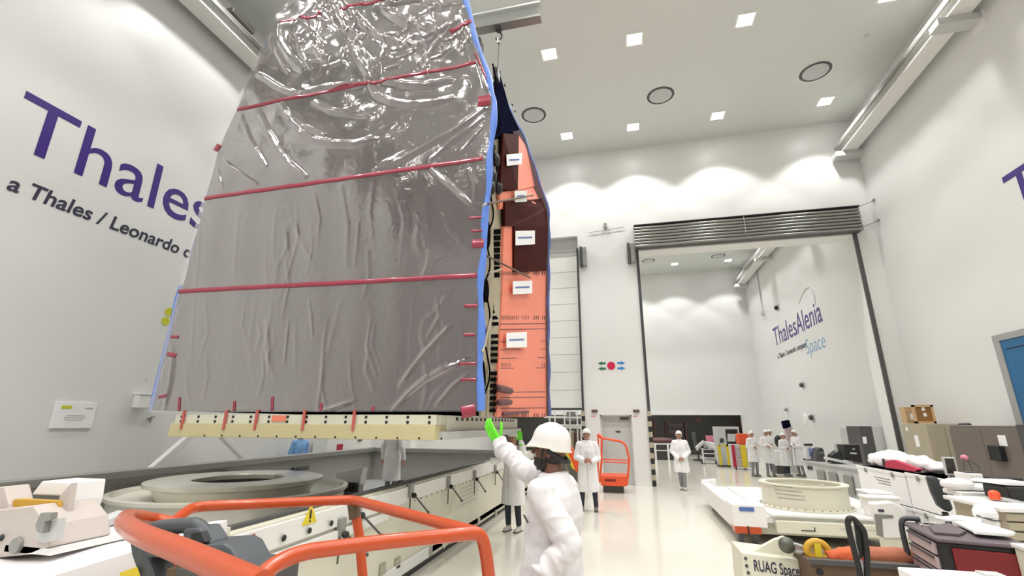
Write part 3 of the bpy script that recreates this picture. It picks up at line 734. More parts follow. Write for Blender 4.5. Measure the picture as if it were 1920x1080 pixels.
# ================================================================ CONTAINER BASE
CX0, CX1, CY0, CY1, CZ = -8.0, -2.8, 2.9, 14.2, 1.09
ct = thing('transport_container', 'long white transport container base with open grey interior under the craft', 'container', (-5.4, 8.5, 0))
obj('right_side', MB().box(CX1-.12, CX1, CY0, CY1, .05, CZ), 'cream', ct, bev=.008)
obj('left_side', MB().box(CX0, CX0+.12, CY0, CY1, .10, CZ), 'inner', ct)
obj('end_wall', MB().box(CX0, CX1, CY1-.12, CY1, .10, CZ), 'inner', ct)
obj('near_end', MB().box(CX0, CX1, CY0, CY0+.12, .10, CZ), 'cream', ct)
obj('bottom', MB().box(CX0, CX1, CY0, CY1, .10, .18), 'midgrey', ct)
obj('rim', MB().box(CX0-.05, CX0+.24, CY0, CY1, CZ-.10, CZ+.01).box(CX0, CX1, CY1-.26, CY1+.05, CZ-.10, CZ+.01), 'grey', ct, bev=.01)
obj('seal', MB().box(CX1-.13, CX1-.06, CY0, CY1, CZ-.02, CZ+.025), 'darkgrey', ct)
obj('deck', MB().box(CX0+.12, CX1-.12, CY0+.12, 9.6, .44, .52), 'inner', ct)
obj('deck_ledge', MB().box(CX1-.42, CX1-.12, CY0+.12, 9.6, .52, .90), 'inner', ct, bev=.02)
obj('skirt', MB().box(CX1-.14, CX1+.004, CY0, CY1, .0, .06), 'black', ct)
obj('top_rail', MB().box(CX1, CX1+.03, CY0, CY1, CZ-.2, CZ-.02), 'white', ct, bev=.006)
obj('mid_rail', MB().box(CX1, CX1+.05, CY0, 5.4, .78, .86), 'white', ct, bev=.006)
obj('foot_rail', MB().box(CX1, CX1+.03, 5.4, 6.7, .08, .22), 'white', ct, bev=.01)
for k in range(1): obj('side_stiffener', MB().tube([(CX1-.03, 7.3, .06), (CX1-.03, 7.75, .84)], .055, 12), 'cream', ct, True)
for (px, py) in ((637, 990), (768, 920), (839, 905), (888, 892), (927, 880), (668, 955)):
    p = at(px, py, x=CX1+.03); z = p.z
    l = obj('latch', MB().box(CX1+.02, CX1+.07, p.y-.05, p.y+.05, z-.07, z+.09), 'grey', ct, bev=.006)
    obj('toggle', MB().ell((CX1+.09, p.y+.02, z-.06), (.03, .045, .035), 10), 'black', l, True)
    obj('lever', MB().cyl((CX1+.09, p.y+.02, z-.05), (CX1+.16, p.y+.33, z-.30), .011, None, 8).ell((CX1+.16, p.y+.33, z-.30), (.02, .02, .02), 8), 'darkgrey', l, True)
    obj('latch_pin', MB().cyl((CX1+.06, p.y-.03, z-.06), (CX1+.06, p.y-.03, z-.30), .010, None, 8), 'olive', l, True)
for (px, py) in ((434, 1037), (487, 1022), (533, 1009), (581, 995), (622, 981), (660, 970), (740, 945), (797, 930), (822, 920), (870, 903)):
    p = at(px, py, x=CX1+.055); obj('bolt', MB().lathe([(0, .012), (.022, .01), (.026, 0)], (CX1+.05 if p.y < 5.4 else CX1, p.y, p.z), 12, 'x'), 'black', ct, True)
for k in range(40): obj('small_bolt', MB().lathe([(0, .006), (.010, .006), (.012, 0)], (CX1, 6.2+k*.19, .87), 8, 'x'), 'black', ct)
for (px, py) in ((807, 1034), (847, 1011), (898, 977), (930, 962), (718, 1068), (746, 1056)):
    p = at(px, py, x=CX1+.02); obj('tie_down_plate', MB().box(CX1, CX1+.03, p.y-.06, p.y+.06, p.z-.06, p.z+.06), 'steel', ct, bev=.01)
a = at(427, 1000, x=CX1+.03)
obj('red_marking', MB().box(CX1+.03, CX1+.036, 3.02, 3.13, .90, 1.03), 'crimson', ct)
obj('red_marking', MB().box(CX1+.03, CX1+.036, 3.28, 3.31, .95, 1.05), 'tapeside', ct)
p = at(581, 966, x=CX1+.03)
tri = obj('warning_triangle', MB().prism([(CX1+.032, p.y-.10, p.z-.07), (CX1+.032, p.y+.10, p.z-.07), (CX1+.032, p.y, p.z+.10)], (.004, 0, 0)), 'yellow', ct)
obj('triangle_mark', MB().box(CX1+.036, CX1+.038, p.y-.012, p.y+.012, p.z-.03, p.z+.045).box(CX1+.036, CX1+.038, p.y-.012, p.y+.012, p.z-.055, p.z-.04), 'black', tri)
m = MB()
rr = random.Random(4)
for k in range(5):
    m.box(CX1, CX1+.003, 8.0, 8.9+.3*rr.random(), .78-k*.065, .80-k*.065)
obj('printed_lines', m, 'lightgrey', ct)

rg = thing('adapter_ring', 'two-tier dull metal payload ring lying in the container under the craft', 'adapter ring', (-5.95, 6.6, .52))
obj('lower_ring', MB().lathe([(1.02, 0), (1.56, 0), (1.57, .28), (1.62, .32), (1.62, .36), (1.55, .37), (1.52, .30), (1.30, .26), (1.05, .26)], (-5.95, 6.6, .52), 96), 'ringmetal', rg, True)
obj('upper_ring', MB().lathe([(1.04, .25), (1.10, .40), (1.22, .44), (1.22, .49), (1.18, .50), (.66, .50), (.64, .48), (.64, .42), (.9, .3)], (-5.95, 6.6, .52), 96), 'ringmetal', rg, True)
obj('dark_well', MB().lathe([(0, .05), (.9, .05), (.9, .02), (0, .02)], (-5.95, 6.6, .52), 48), 'darkgrey', rg)
# deck items
t = thing('connector_block', 'white block with a row of black connectors standing on the container deck', 'connector block', (-4.35, 8.6, .52))
p = at(655, 890, y=8.6)
obj('block', MB().prism([(p.x-.28, 8.6, .70), (p.x+.24, 8.6, .72), (p.x+.26, 8.6, 1.02), (p.x+.10, 8.6, .98), (p.x-.28, 8.6, .92)], (0, .2, 0)), 'cleanwhite', t)
obj('stand', MB().box(p.x-.26, p.x+.22, 8.62, 8.78, .52, .71), 'midgrey', t)
for k in range(8): obj('connector', MB().cyl((p.x-.26+k*.065, 8.56, .60), (p.x-.26+k*.065, 8.56, .76), .022, None, 8), 'black', t, True)
for k, (px, py, w_) in enumerate(((403, 889, 'left'), (563, 879, 'right'))):
    p = at(px, py, x=CX0+.16)
    tag(obj('wall_bracket', MB().box(CX0+.12, CX0+.2, p.y-.28, p.y+.28, p.z-.04, p.z+.04).box(CX0+.2, CX0+.22, p.y-.2, p.y-.05, p.z-.05, p.z+.02), 'darkgrey'), w_+' of two dark brackets inside the far container wall above the ring', 'bracket')
tag(obj('rubber_bump_stop', MB().ell(at(752, 905, y=8.9), (.10, .08, .05), 12), 'black', None, True), 'small black knob on the container rim right of the grey-coated person', 'knob')

# A-frame stand and cases behind the container
t = thing('a_frame_stand', 'white tubular A-frame legs standing between container and left wall', 'stand', (-8.6, 7.5, 0))
for (a, b) in (((298, 868), (362, 812)), ((456, 858), (412, 812))):
    A = at(*a, x=-8.5); B = at(*b, x=-8.5); d = (A-B).normalized()
    foot = B+d*((B.z-.02)/-d.z); obj('leg', MB().bar(foot, B-d*.35, .12, .12), 'white', t, bev=.01)
P_ = [at(362, 812, x=-8.5), at(412, 812, x=-8.5)]
obj('cross_member', MB().bar(P_[0]+Vector((0, -.3, .28)), P_[1]+Vector((0, .3, .28)), .12, .10), 'white', t)
t = thing('white_case', 'white case with a red square behind the far container wall', 'case', (-8.65, 13.0, 0))
a = at(615, 825, x=-8.5); b = at(692, 845, x=-8.5)
obj('body', MB().box(-8.98, -8.5, a.y, b.y, 0, 1.42), 'white', t, bev=.01)
r_ = at(637, 838, x=-8.5); obj('red_label', MB().box(-8.5, -8.494, r_.y-.16, r_.y+.16, r_.z-.13, r_.z+.08), 'crimson', t)
obj('handle', MB().box(-8.5, -8.46, a.y+1.6, a.y+1.8, 1.28, 1.33), 'darkgrey', t)

# ================================================================ PEOPLE
V3 = Vector
def remesh(o, vox, it=6, disp=0.):
    r = o.modifiers.new('skin', 'REMESH'); r.mode = 'VOXEL'; r.voxel_size = vox; r.use_smooth_shade = True
    s = o.modifiers.new('smooth', 'SMOOTH'); s.factor = .5; s.iterations = it
    if disp:
        tx = bpy.data.textures.new('cloth folds', 'CLOUDS'); tx.noise_scale = .13; tx.noise_depth = 2
        d = o.modifiers.new('folds', 'DISPLACE'); d.texture = tx; d.strength = disp; d.mid_level = .5; d.texture_coords = 'LOCAL'
def hand(mb, w, d, palm_n, side, s=1., curl=.25, fr=.0085, spread=.12):
    """palm, four unequal jointed fingers and a thumb; w wrist, d hand direction, palm_n palm normal, side +1/-1 where the thumb goes"""
    d = V3(d).normalized(); n = V3(palm_n); n = (n-d*n.dot(d)).normalized(); a = d.cross(n).normalized()*side
    w = V3(w)
    for k in range(4): mb.cap(w+a*(.014-.009*k)*s, w+d*.088*s+a*(.030-.020*k)*s, .016*s, .0125*s, 8)
    for k, L in enumerate((.068, .077, .072, .055)):
        base = w+d*.088*s+a*(.031-.0205*k)*s; dd = (d+a*spread*(.9-.6*k)).normalized(); p = base
        for q, f in enumerate((.45, .30, .25)):
            dd = (dd+n*curl*(.5+q*.6)).normalized(); p2 = p+dd*L*f*s*1.15; mb.cap(p, p2, fr*s*(1-.07*q), fr*s*(.95-.07*q), 8); p = p2
    p = w+d*.022*s+a*.026*s; dd = (d*.55+a*.85+n*.15).normalized()
    for q, L in enumerate((.045, .034, .026)):
        p2 = p+dd*L*s; mb.cap(p, p2, (.0125-.0015*q)*s, (.0115-.0015*q)*s, 8); p = p2; dd = (dd+d*.5+n*.15).normalized()
def loft(mb, rings, n=20):
    """rings: (centre, rx, ry) stacked ellipses"""
    v = []; f = []
    for c, rx, ry in rings:
        for k in range(n):
            a = 2*PI*k/n; ca, sa = math.cos(a), math.sin(a)
            v.append((c[0]+rx*abs(ca)**.85*(1 if ca > 0 else -1), c[1]+ry*abs(sa)**.85*(1 if sa > 0 else -1), c[2]))
    for i in range(len(rings)-1):
        for k in range(n): f.append((i*n+k, i*n+(k+1) % n, (i+1)*n+(k+1) % n, (i+1)*n+k))
    f += [tuple(reversed(range(n))), tuple(range((len(rings)-1)*n, len(rings)*n))]
    mb.add(v, f)
def person(label, loc, face, H=1.75, arms=None, hem=.45, cap='hood', trousers='jeans', shoe='shoe', skin='skin', gloves=None, head=(0, 0), vox=.011, group=None, bare=True, legs=None, wide=1., beard=False, coatmat='coatwhite', deep=1.):
    s = H/1.75; rz = math.atan2(face[0], -face[1])
    t = thing('person', label, 'person', loc, rz, group)
    Mi = (Matrix.Translation(V3(loc)) @ Matrix.Rotation(rz, 4, 'Z')).inverted()
    J = {}
    for sd, sg in (('R', -1), ('L', 1)):
        J['s'+sd] = V3((sg*.17*wide, .0, 1.41))*s
        J['e'+sd] = V3((sg*.235*wide, .03, 1.12))*s; J['w'+sd] = V3((sg*.23*wide, -.08, .88))*s; J['d'+sd] = V3((0, -.3, -1)); J['n'+sd] = V3((-sg, 0, 0))
        J['h'+sd] = V3((sg*.09, .0, .92))*s; J['k'+sd] = V3((sg*.10, -.02, .50))*s; J['a'+sd] = V3((sg*.11, .03, .09))*s
    for k, v in (legs or {}).items(): J[k] = V3(v)*s
    for sd, q in (arms or {}).items():
        if q.get('world'):
            J['e'+sd] = Mi @ V3(q['e']); J['w'+sd] = Mi @ V3(q['w']); J['d'+sd] = Mi.to_3x3() @ V3(q['d']); J['n'+sd] = Mi.to_3x3() @ V3(q['n'])
        else:
            J['e'+sd] = V3(q['e'])*s; J['w'+sd] = V3(q['w'])*s; J['d'+sd] = V3(q['d']); J['n'+sd] = V3(q['n'])
    HR = Matrix.Rotation(head[0], 3, 'Z') @ Matrix.Rotation(head[1], 3, 'X')
    hc = V3((0, -.02, 1.63))*s
    def hp(x, y, z): return hc+HR @ (V3((x, y, z))*s)
    # ---- body
    m = MB()
    m.ell(hp(0, .012, .02), (.078*s, .098*s, .105*s), 20, HR.to_4x4().to_3x3()); m.ell(hp(0, -.022, -.045), (.062*s, .07*s, .075*s), 16, HR)
    m.cap(hp(0, -.078, -.085), hp(0, -.07, -.08), .024*s, .022*s)                         # chin
    m.cap(hp(0, -.092, .012), hp(0, -.112, -.022), .009*s, .015*s, 10)                     # nose
    m.cap(hp(-.04, -.082, .033), hp(.04, -.082, .033), .012*s, .012*s, 10)                 # brow
    for sg in (-1, 1):
        m.ell(hp(sg*.079, .012, -.008), (.010*s, .022*s, .034*s), 10, HR); m.ell(hp(sg*.04, -.062, -.02), (.026*s, .026*s, .024*s), 10, HR)
    m.cap(V3((0, .02, 1.42))*s, hp(0, .02, -.06), .062*s, .056*s, 14)
    loft(m, [(V3((0, 0, z))*s, rx*s*wide, ry*s) for z, rx, ry in ((.86, .13, .09), (.95, .155, .10), (1.08, .135, .095), (1.25, .155, .105), (1.38, .165, .09), (1.44, .10, .07))])
    for sd in 'RL':
        m.cap(J['s'+sd], J['e'+sd], .048*s, .037*s); m.cap(J['e'+sd], J['w'+sd], .037*s, .026*s)
        m.cap(J['h'+sd], J['k'+sd], .078*s, .052*s); m.cap(J['k'+sd], J['a'+sd], .050*s, .036*s)
        m.cap(J['a'+sd]+V3((0, .02, -.04))*s, J['a'+sd]+V3((0, -.13, -.055))*s, .033*s, .026*s)
        if not gloves or sd not in gloves:
            hand(m, J['w'+sd], J['d'+sd], J['n'+sd], (1 if sd == 'R' else -1)*(-1), s, fr=.0085 if vox < .009 else .0105)
    b = obj('body', m, skin, t, True, world=False); remesh(b, vox, 4)
    # ---- face details
    for sg in (-1, 1):
        obj('eye', MB().ell(hp(sg*.033, -.086, .012), (.014*s, .009*s, .009*s), 10, HR), 'eye', b, True, world=False)
    obj('mouth', MB().cap(hp(-.022, -.093, -.055), hp(.022, -.093, -.055), .006*s, .006*s, 8), 'lip', b, True, world=False)
    if beard:
        mm = MB(); mm.ell(hp(0, -.032, -.072), (.068*s, .066*s, .058*s), 16, HR); mm.ell(hp(.0, .03, -.03), (.082*s, .07*s, .06*s), 14, HR)
        hb = obj('hair', mm, 'hair', t, True, world=False)
    # ---- coat with sleeves
    m = MB()
    rg_ = [(hem, .235, .165), (hem+.25, .22, .155), (.95, .205, .145), (1.10, .185, .13), (1.25, .195, .135), (1.38, .19, .115), (1.45, .125, .085), (1.50, .075, .07)]
    loft(m, [(V3((0, .005-(.02 if deep > 1 and z < 1.2 else 0), z))*s, rx*s*wide, ry*s*deep) for z, rx, ry in rg_], 24)
    fat = 1+.6*(deep-1)
    for sd in 'RL':
        cuff = J['w'+sd]-(J['w'+sd]-J['e'+sd]).normalized()*.005
        m.cap(J['s'+sd]+V3((0, 0, -.01)), J['e'+sd], .078*s*fat, .066*s*fat, 14); m.cap(J['e'+sd], cuff, .066*s*fat, .052*s, 14)
        m.cap(V3((0, 0, 1.40))*s, J['s'+sd], .07*s, .072*s, 14)
        if deep > 1:   # gathered folds round elbow and cuff
            for p0, p1, ts, rr0 in ((J['s'+sd], J['e'+sd], (.55, .72, .90), .072*s*fat), (J['e'+sd], cuff, (.12, .34, .62, .80, .95), .060*s*fat)):
                ax = (p1-p0).normalized(); n1 = ax.orthogonal().normalized(); n2 = ax.cross(n1)
                for q_, tq in enumerate(ts):
                    cc = p0.lerp(p1, tq); tl = .35*(-1)**q_
                    m.tube([cc+(n1*math.cos(a)+n2*math.sin(a))*rr0*(1.0-.12*tq)+ax*tl*rr0*math.sin(a+q_) for a in np.linspace(0, 2*PI, 18, endpoint=False)], .013*s, 6, True)
    c = obj('coat', m, coatmat, t, True, world=False); remesh(c, max(.010, vox), 4, .026 if deep > 1 else .022)
    mm = MB(); mm.box(-.003, .003, -.168*s, -.150*s, (hem+.03)*s, 1.3*s)
    obj('front_seam', mm, 'lightgrey', c, world=False)
    obj('collar', MB().tube([V3((.07*math.cos(a), .0+.066*math.sin(a), 1.485+.012*math.sin(a)))*s for a in np.linspace(0, 2*PI, 20, endpoint=False)], .014*s, 8, True), coatmat, c, True, world=False)
    # ---- trousers and shoes
    m = MB()
    for sd in 'RL': m.cap(J['h'+sd], J['k'+sd], .092*s, .068*s, 14); m.cap(J['k'+sd], J['a'+sd]+V3((0, 0, .03)), .066*s, .052*s, 14)
    m.ell(V3((0, 0, .93))*s, (.17*s, .115*s, .10*s), 16)
    o = obj('trousers', m, trousers, t, True, world=False); remesh(o, .012, 4)
    for sd in 'RL':
        A = J['a'+sd]; m = MB(); m.cap(A+V3((0, .03, -.045))*s, A+V3((0, -.12, -.055))*s, .045*s, .040*s, 12); m.cap(A+V3((0, .01, .02))*s, A+V3((0, .01, -.03))*s, .052*s, .05*s, 12)
        q = obj('shoe', m, shoe, t, True, world=False)
        obj('sole', MB().box(A.x-.045*s, A.x+.045*s, A.y-.165*s, A.y+.08*s, A.z-.09*s, A.z-.072*s), 'darkgrey', q, world=False, bev=.006)
    # ---- headwear
    if cap in ('hood', 'net', 'bluecap'):
        m = MB(); n = 24; rr_ = [(1.0, 0.), (.97, .25), (.86, .5), (.68, .73), (.42, .9), (.0, .99)]
        v = []; f = []
        low = -.10 if cap == 'hood' else -.02
        for i, (r, h) in enumerate(rr_):
            for k in range(n):
                a = 2*PI*k/n; y = math.sin(a)
                drop = (low*(.5+.5*y) if i == 0 else (low*.35*(.5+.5*y) if i == 1 else 0))
                base = .045 if y < -.2 else .045*(1-(y+.2)/1.2*.6)
                v.append(hp(r*.092*math.cos(a), .008+r*.112*y, base+drop+h*.085+(0 if i else -.01)))
        for i in range(len(rr_)-1):
            for k in range(n): f.append((i*n+k, i*n+(k+1) % n, (i+1)*n+(k+1) % n, (i+1)*n+k))
        m.add(v, f); o = obj('hair_cover', m, 'bluecap' if cap == 'bluecap' else 'cleanwhite', t, True, world=False)
        so = o.modifiers.new('thickness', 'SOLIDIFY'); so.thickness = .006
    if cap == 'hat':
        n = 32; v = []; f = []
        rr_ = [(1.06, -.012), (1.02, .0), (1.0, .03), (.97, .06), (.86, .095), (.66, .122), (.38, .131), (.02, .136)]
        for i, (r, h) in enumerate(rr_):
            for k in range(n):
                a = 2*PI*k/n; y = math.sin(a); pk = max(0, -y)**4*.042 if i < 2 else 0
                v.append(hp(r*.106*math.cos(a), .005+r*.128*y-pk*(1 if i == 0 else .4), .035+h-.02*pk/.042*(1 if i == 0 else 0)-(.012 if i < 2 and y > .3 else 0)))
        for i in range(len(rr_)-1):
            for k in range(n): f.append((i*n+k, i*n+(k+1) % n, (i+1)*n+(k+1) % n, (i+1)*n+k))
        m = MB().add(v, f); o = obj('hard_hat', m, 'hat', t, True, world=False)
        so = o.modifiers.new('thickness', 'SOLIDIFY'); so.thickness = .005; so.offset = -1
        sb = o.modifiers.new('smooth', 'SUBSURF'); sb.levels = 1; sb.render_levels = 1
        obj('crown_ridge', MB().tube([hp(0, .123*math.cos(a)+.005, .038+.133*math.sin(a)) for a in np.linspace(.35, PI-.35, 16)], .010*s, 8), 'hat', o, True, world=False)
        obj('brim_edge', MB().tube([hp(1.06*.106*math.cos(a), .005+1.06*.128*math.sin(a)-max(0, -math.sin(a))**4*.042, .023-.02*max(0, -math.sin(a))**4-(.012 if math.sin(a) > .3 else 0)) for a in np.linspace(0, 2*PI, 40, endpoint=False)], .005*s, 8, True), 'cream', o, True, world=False)
        for sg in (-1, 1):
            obj('chin_strap', MB().tube(fillet([hp(sg*.095, -.02, .02), hp(sg*.082, -.03, -.06), hp(sg*.04, -.06, -.118), hp(0, -.07, -.125)], .03), .007*s, 6), 'black', o, True, world=False)
        obj('neck_band', MB().tube([hp(.094*math.cos(a), .02+.108*math.sin(a), .002-.055*max(0, math.sin(a))) for a in np.linspace(-.1, PI+.1, 18)], .014*s, 8), 'black', o, True, world=False)
    for sd, mt in (gloves or {}).items():
        m = MB(); hand(m, J['w'+sd], J['d'+sd], J['n'+sd], (1 if sd == 'R' else -1)*(-1), s*1.14, fr=.0105, curl=.12, spread=.035)
        m.cap(J['w'+sd]-J['d'+sd].normalized()*.05*s, J['w'+sd]+J['d'+sd].normalized()*.01, .036*s, .030*s, 14)
        o = obj('glove', m, mt, t, True, world=False); remesh(o, .0045 if vox < .009 else .007, 3)
    return t, J, Mi

# foreground worker guiding the load
fg, FJ, _ = person('worker in white hard hat and coat, nearest the camera, raising a green gloved hand', (-.50, 3.25, 0), (-.97, .26), 1.80,
    arms={'R': dict(world=1, e=(-.74, 3.50, 1.53), w=(-.965, 3.60, 1.70), d=(-.27, .03, .40), n=(.45, .85, .25)),
          'L': dict(world=1, e=(-.37, 2.99, 1.17), w=(-.53, 2.94, 1.03), d=(-.3, .02, -.35), n=(.1, 1, -.1))},
    cap='hat', skin='skindk', gloves={'R': 'green'}, head=(.15, -.12), vox=.0075, beard=True, hem=.42, wide=1.12, deep=1.22, coatmat='cloth', trousers='greytr')
obj('pen', MB().cap((-.655, 3.06, 1.31), (-.63, 3.05, 1.275), .006, .006, 6), 'dark', fg, True)
# second worker behind him at the container
p2x = V3((-2.12, 8.95, 0))
person('worker with white cap beside the container wall, green glove raised, partly behind the hard hat', p2x, (-.25, -.97), 1.70,
    arms={'L': dict(world=1, e=(-1.88, 8.80, 1.33), w=(-1.89, 8.56, 1.54), d=(-.02, -.1, .3), n=(0, 1, 0)),
          'R': dict(world=1, e=(-2.40, 8.80, 1.18), w=(-2.44, 8.60, 1.21), d=(-.2, -.25, -.05), n=(0, 0, -1))},
    cap='net', gloves={'L': 'green', 'R': 'cleanwhite'}, hem=.46, skin='skin', shoe='shoecover')
person('person in white coat with hands clasped, standing before the orange lift basket', at(1105, 958, z=0), (.08, -1), 1.74,
    arms={'R': dict(e=(-.25, .0, 1.12), w=(-.10, -.20, 1.08), d=(1, -.3, .05), n=(0, 1, 0)), 'L': dict(e=(.25, .0, 1.12), w=(.12, -.21, 1.05), d=(-1, -.25, .1), n=(0, 1, 0))},
    cap='hood', hem=.40, skin='skin', wide=1.05, legs={'kR': (-.13, -.01, .5), 'kL': (.13, -.01, .5), 'aR': (-.155, .03, .09), 'aL': (.155, .0, .09)})
person('lone person in white coat and hood walking in the big opening', at(1282, 919, z=0), (-.1, -1), 1.66,
    arms={'R': dict(e=(-.26, .02, 1.13), w=(-.09, -.17, .93), d=(1, -.2, -.2), n=(0, 1, 0)), 'L': dict(e=(.26, .02, 1.13), w=(.10, -.18, .95), d=(-1, -.2, -.2), n=(0, 1, 0))},
    cap='hood', hem=.52, skin='skin', trousers='greytr', shoe='shoecover', legs={'aR': (-.05, .10, .09), 'aL': (.05, -.05, .09), 'kR': (-.06, -.03, .5), 'kL': (.06, -.08, .5)})
fold = {'R': dict(e=(-.25, .0, 1.13), w=(-.02, -.20, 1.16), d=(1, -.1, .1), n=(0, 1, 0)), 'L': dict(e=(.25, .0, 1.13), w=(.04, -.22, 1.12), d=(-1, -.1, .1), n=(0, 1, 0))}
side_ = {'R': dict(e=(-.24, .02, 1.12), w=(-.2, -.2, 1.05), d=(.2, -1, .1), n=(0, 0, -1))}
for px, hpx, lb_, fc, kw in (
    (1418, (1418, 808), 'leftmost person of the distant group, grey trousers under a white coat', (.5, -.86), dict(trousers='greytr', hem=.55)),
    (1447, (1439, 806), 'tall white coated person with folded arms, second from left in the distant group', (.1, -1), dict(trousers='greytr', hem=.48, shoe='shoe')),
    (1478, (1472, 812), 'shorter person with dark trousers, third from left in the distant group', (.6, -.8), dict(trousers='jeans', hem=.42, cap='net')),
    (1503, (1495, 806), 'rightmost person of the distant group, white coat, turned sideways', (-.9, -.4), dict(trousers='greytr', hem=.40))):
    base = at(px, 893, z=0); head_z = at(*hpx, y=base.y).z
    person(lb_, base, fc, head_z*1.0, arms=fold if px != 1503 else fold, **kw)
b_ = at(1453, 884, z=0); person('person mostly hidden behind the left pair of the distant group', b_, (0, -1), 1.66, cap='hood', hem=.45)
b_ = V3((at(733, 905, y=10.7).x, 10.7, .18))
person('person in grey looking coat standing inside the container, head behind the yellow frame', b_, (.3, .95), 1.76, cap='net', hem=.38, arms={'R': dict(e=(-.30, .02, 1.12), w=(-.33, -.02, .86), d=(-.05, -.1, -1), n=(1, 0, 0)), 'L': dict(e=(.30, .02, 1.12), w=(.33, -.02, .86), d=(.05, -.1, -1), n=(-1, 0, 0))}, trousers='greytr', coatmat='sheet')
b_ = V3((-8.62, at(562, 838, x=-8.62).y, 0)); person('person in pale blue cap behind the far container wall, under the craft', b_, (.9, -.4), 1.66, cap='bluecap', hem=.45, coatmat='bluecap')

# ================================================================ ORANGE BASKET RAILS, FOREGROUND LEFT
bk = thing('lift_basket', 'orange tubular guard rails of a lift basket in the foreground', 'lift basket', (-1.4, 1.9, 0))
C1, C2, C3 = at(902, 998, z=1.43), at(662, 937, z=1.43), at(362, 950, z=1.43)
r0 = .026
pA = [at(455, 1130, z=1.36), at(500, 1066, z=1.41), at(560, 1036, z=1.43), at(700, 1018, z=1.43), C1, at(912, 1040, y=2.0), at(918, 1095, y=2.02), at(936, 1260, y=2.05), at(950, 1400, y=2.08)]
obj('near_rail', MB().tube(fillet(pA, .10, 8), r0, 14), 'orange', bk, True)
pB = [C1+V3((-.03, .03, -.01)), C2, C3, at(325, 978, z=1.40)]
obj('far_rail', MB().tube(fillet(pB, .07, 8), r0, 14), 'orange', bk, True)
pC = [at(490, 1100, z=1.57), at(350, 1036, z=1.57), at(262, 1003, z=1.57), at(231, 980, z=1.555), at(238, 967, z=1.51), at(285, 973, z=1.45), at(340, 984, z=1.42)]
obj('looped_rail', MB().tube(fillet(pC, .12, 8), r0, 14), 'orange', bk, True)
obj('post', MB().tube([C2+V3((0, 0, .0)), at(673, 1000, y=C2.y), at(682, 1100, y=C2.y), at(690, 1300, y=C2.y)], r0, 14), 'orange', bk, True)
q = at(322, 985, z=1.42); obj('post', MB().tube([q, at(325, 1065, y=q.y), at(330, 1200, y=q.y)], r0*.95, 14), 'orange', bk, True)
obj('corner_sleeve', MB().tube([C2+V3((0, 0, -.01)), at(666, 972, y=C2.y)], r0*1.25, 14), 'brown', bk, True)
obj('toe_board', MB().bar((-2.3, 2.1, .42), (-1.7, 2.75, .42), .03, .18).bar((-1.7, 2.75, .42), (-.5, 2.15, .42), .03, .18), 'orange', bk)
obj('platform', MB().prism([(-2.2, 1.75, .28), (-1.7, 2.7, .28), (-.55, 2.1, .28), (-.9, 1.3, .28)], (0, 0, .05)), 'grey', bk)
for (x, y) in ((-1.9, 2.1), (-.9, 1.9)): obj('chassis_block', MB().box(x-.15, x+.15, y-.15, y+.15, 0, .28), 'darkgrey', bk, bev=.02)
# grey moulded control console
cb = thing('control_console', 'dark grey moulded control console with carry loop inside the orange rails', 'control console', (-1.45, 1.45, 1.1))
yk = 1.55
def pp(px, y): return [at(a, b, y=y) for a, b in px]
obj('shroud', MB().prism(pp([(338, 1030), (352, 1024), (418, 1020), (432, 1028), (444, 1052), (470, 1110), (330, 1140), (322, 1070)], yk), (0, .16, 0)), 'greyplastic', cb, bev=.012)
obj('carry_loop', MB().tube(fillet(pp([(262, 1004), (285, 991), (330, 986), (370, 984), (384, 1000), (398, 1030), (410, 1060)], yk+.06), .05), .027, 12), 'greyplastic', cb, True)
obj('inner_pod', MB().prism(pp([(342, 992), (372, 990), (392, 1020), (340, 1024)], yk+.02), (0, .10, 0)), 'greyplastic', cb, bev=.01)
obj('dark_socket', MB().prism(pp([(358, 1000), (376, 998), (384, 1016), (358, 1018)], yk+.0), (0, .03, 0)), 'black', cb)
obj('side_arm', MB().prism(pp([(240, 1010), (252, 1004), (300, 1018), (322, 1030), (322, 1048), (275, 1046), (292, 1110), (268, 1110), (244, 1040)], yk-.02), (0, .10, 0)), 'greyplastic', cb, bev=.012)
obj('warning_label', MB().prism(pp([(224, 1074), (252, 1064), (258, 1080), (228, 1096)], yk-.04), (0, .01, 0)), 'yellow', cb)
obj('control_panel', MB().prism(pp([(312, 1066), (345, 1063), (380, 1080), (380, 1120), (300, 1120)], yk-.03), (0, .12, 0)), 'brown', cb, bev=.006)
obj('pedestal', MB().box(-1.55, -1.25, 1.5, 1.75, .33, 1.36), 'darkgrey', cb)

# ---------------------------------------------------------------- sheet covered table with machine
tb = thing('covered_table', 'table under a white crumpled sheet at the bottom left corner', 'table', (-3.5, 2.1, 0))
TX0, TX1, TY0, TY1, TZ = -4.6, -2.52, 1.25, 2.82, 1.19
m = MB(); nx, ny = 60, 46; rn = random.Random(9)
ph = [(rn.uniform(2, 9), rn.uniform(2, 9), rn.uniform(0, 6), rn.uniform(.004, .012)) for _ in range(9)]
for j in range(ny+1):
    for i in range(nx+1):
        u = i/nx; v = j/ny; x = TX0+(TX1-TX0)*u; y = TY0+(TY1-TY0)*v
        h = sum(a*math.sin(kx*x+ky*y+p) for kx, ky, p, a in ph)
        if i == nx or i == 0: x += (.03 if i else -.03); h -= .5
        if j == ny or j == 0: y += (.015 if j else -.03); h -= .5
        m.v.append((x, y, TZ+.012+h))
for j in range(ny):
    for i in range(nx):
        a = j*(nx+1)+i; m.f.append((a, a+1, a+nx+2, a+nx+1)); m.mi.append(0)
sh = obj('cover_sheet', m, 'sheet', tb, True); so = sh.modifiers.new('t', 'SOLIDIFY'); so.thickness = .004
obj('tabletop', MB().box(TX0+.03, TX1-.03, TY0+.03, TY1-.03, TZ-.09, TZ-.05), 'lightgrey', tb)
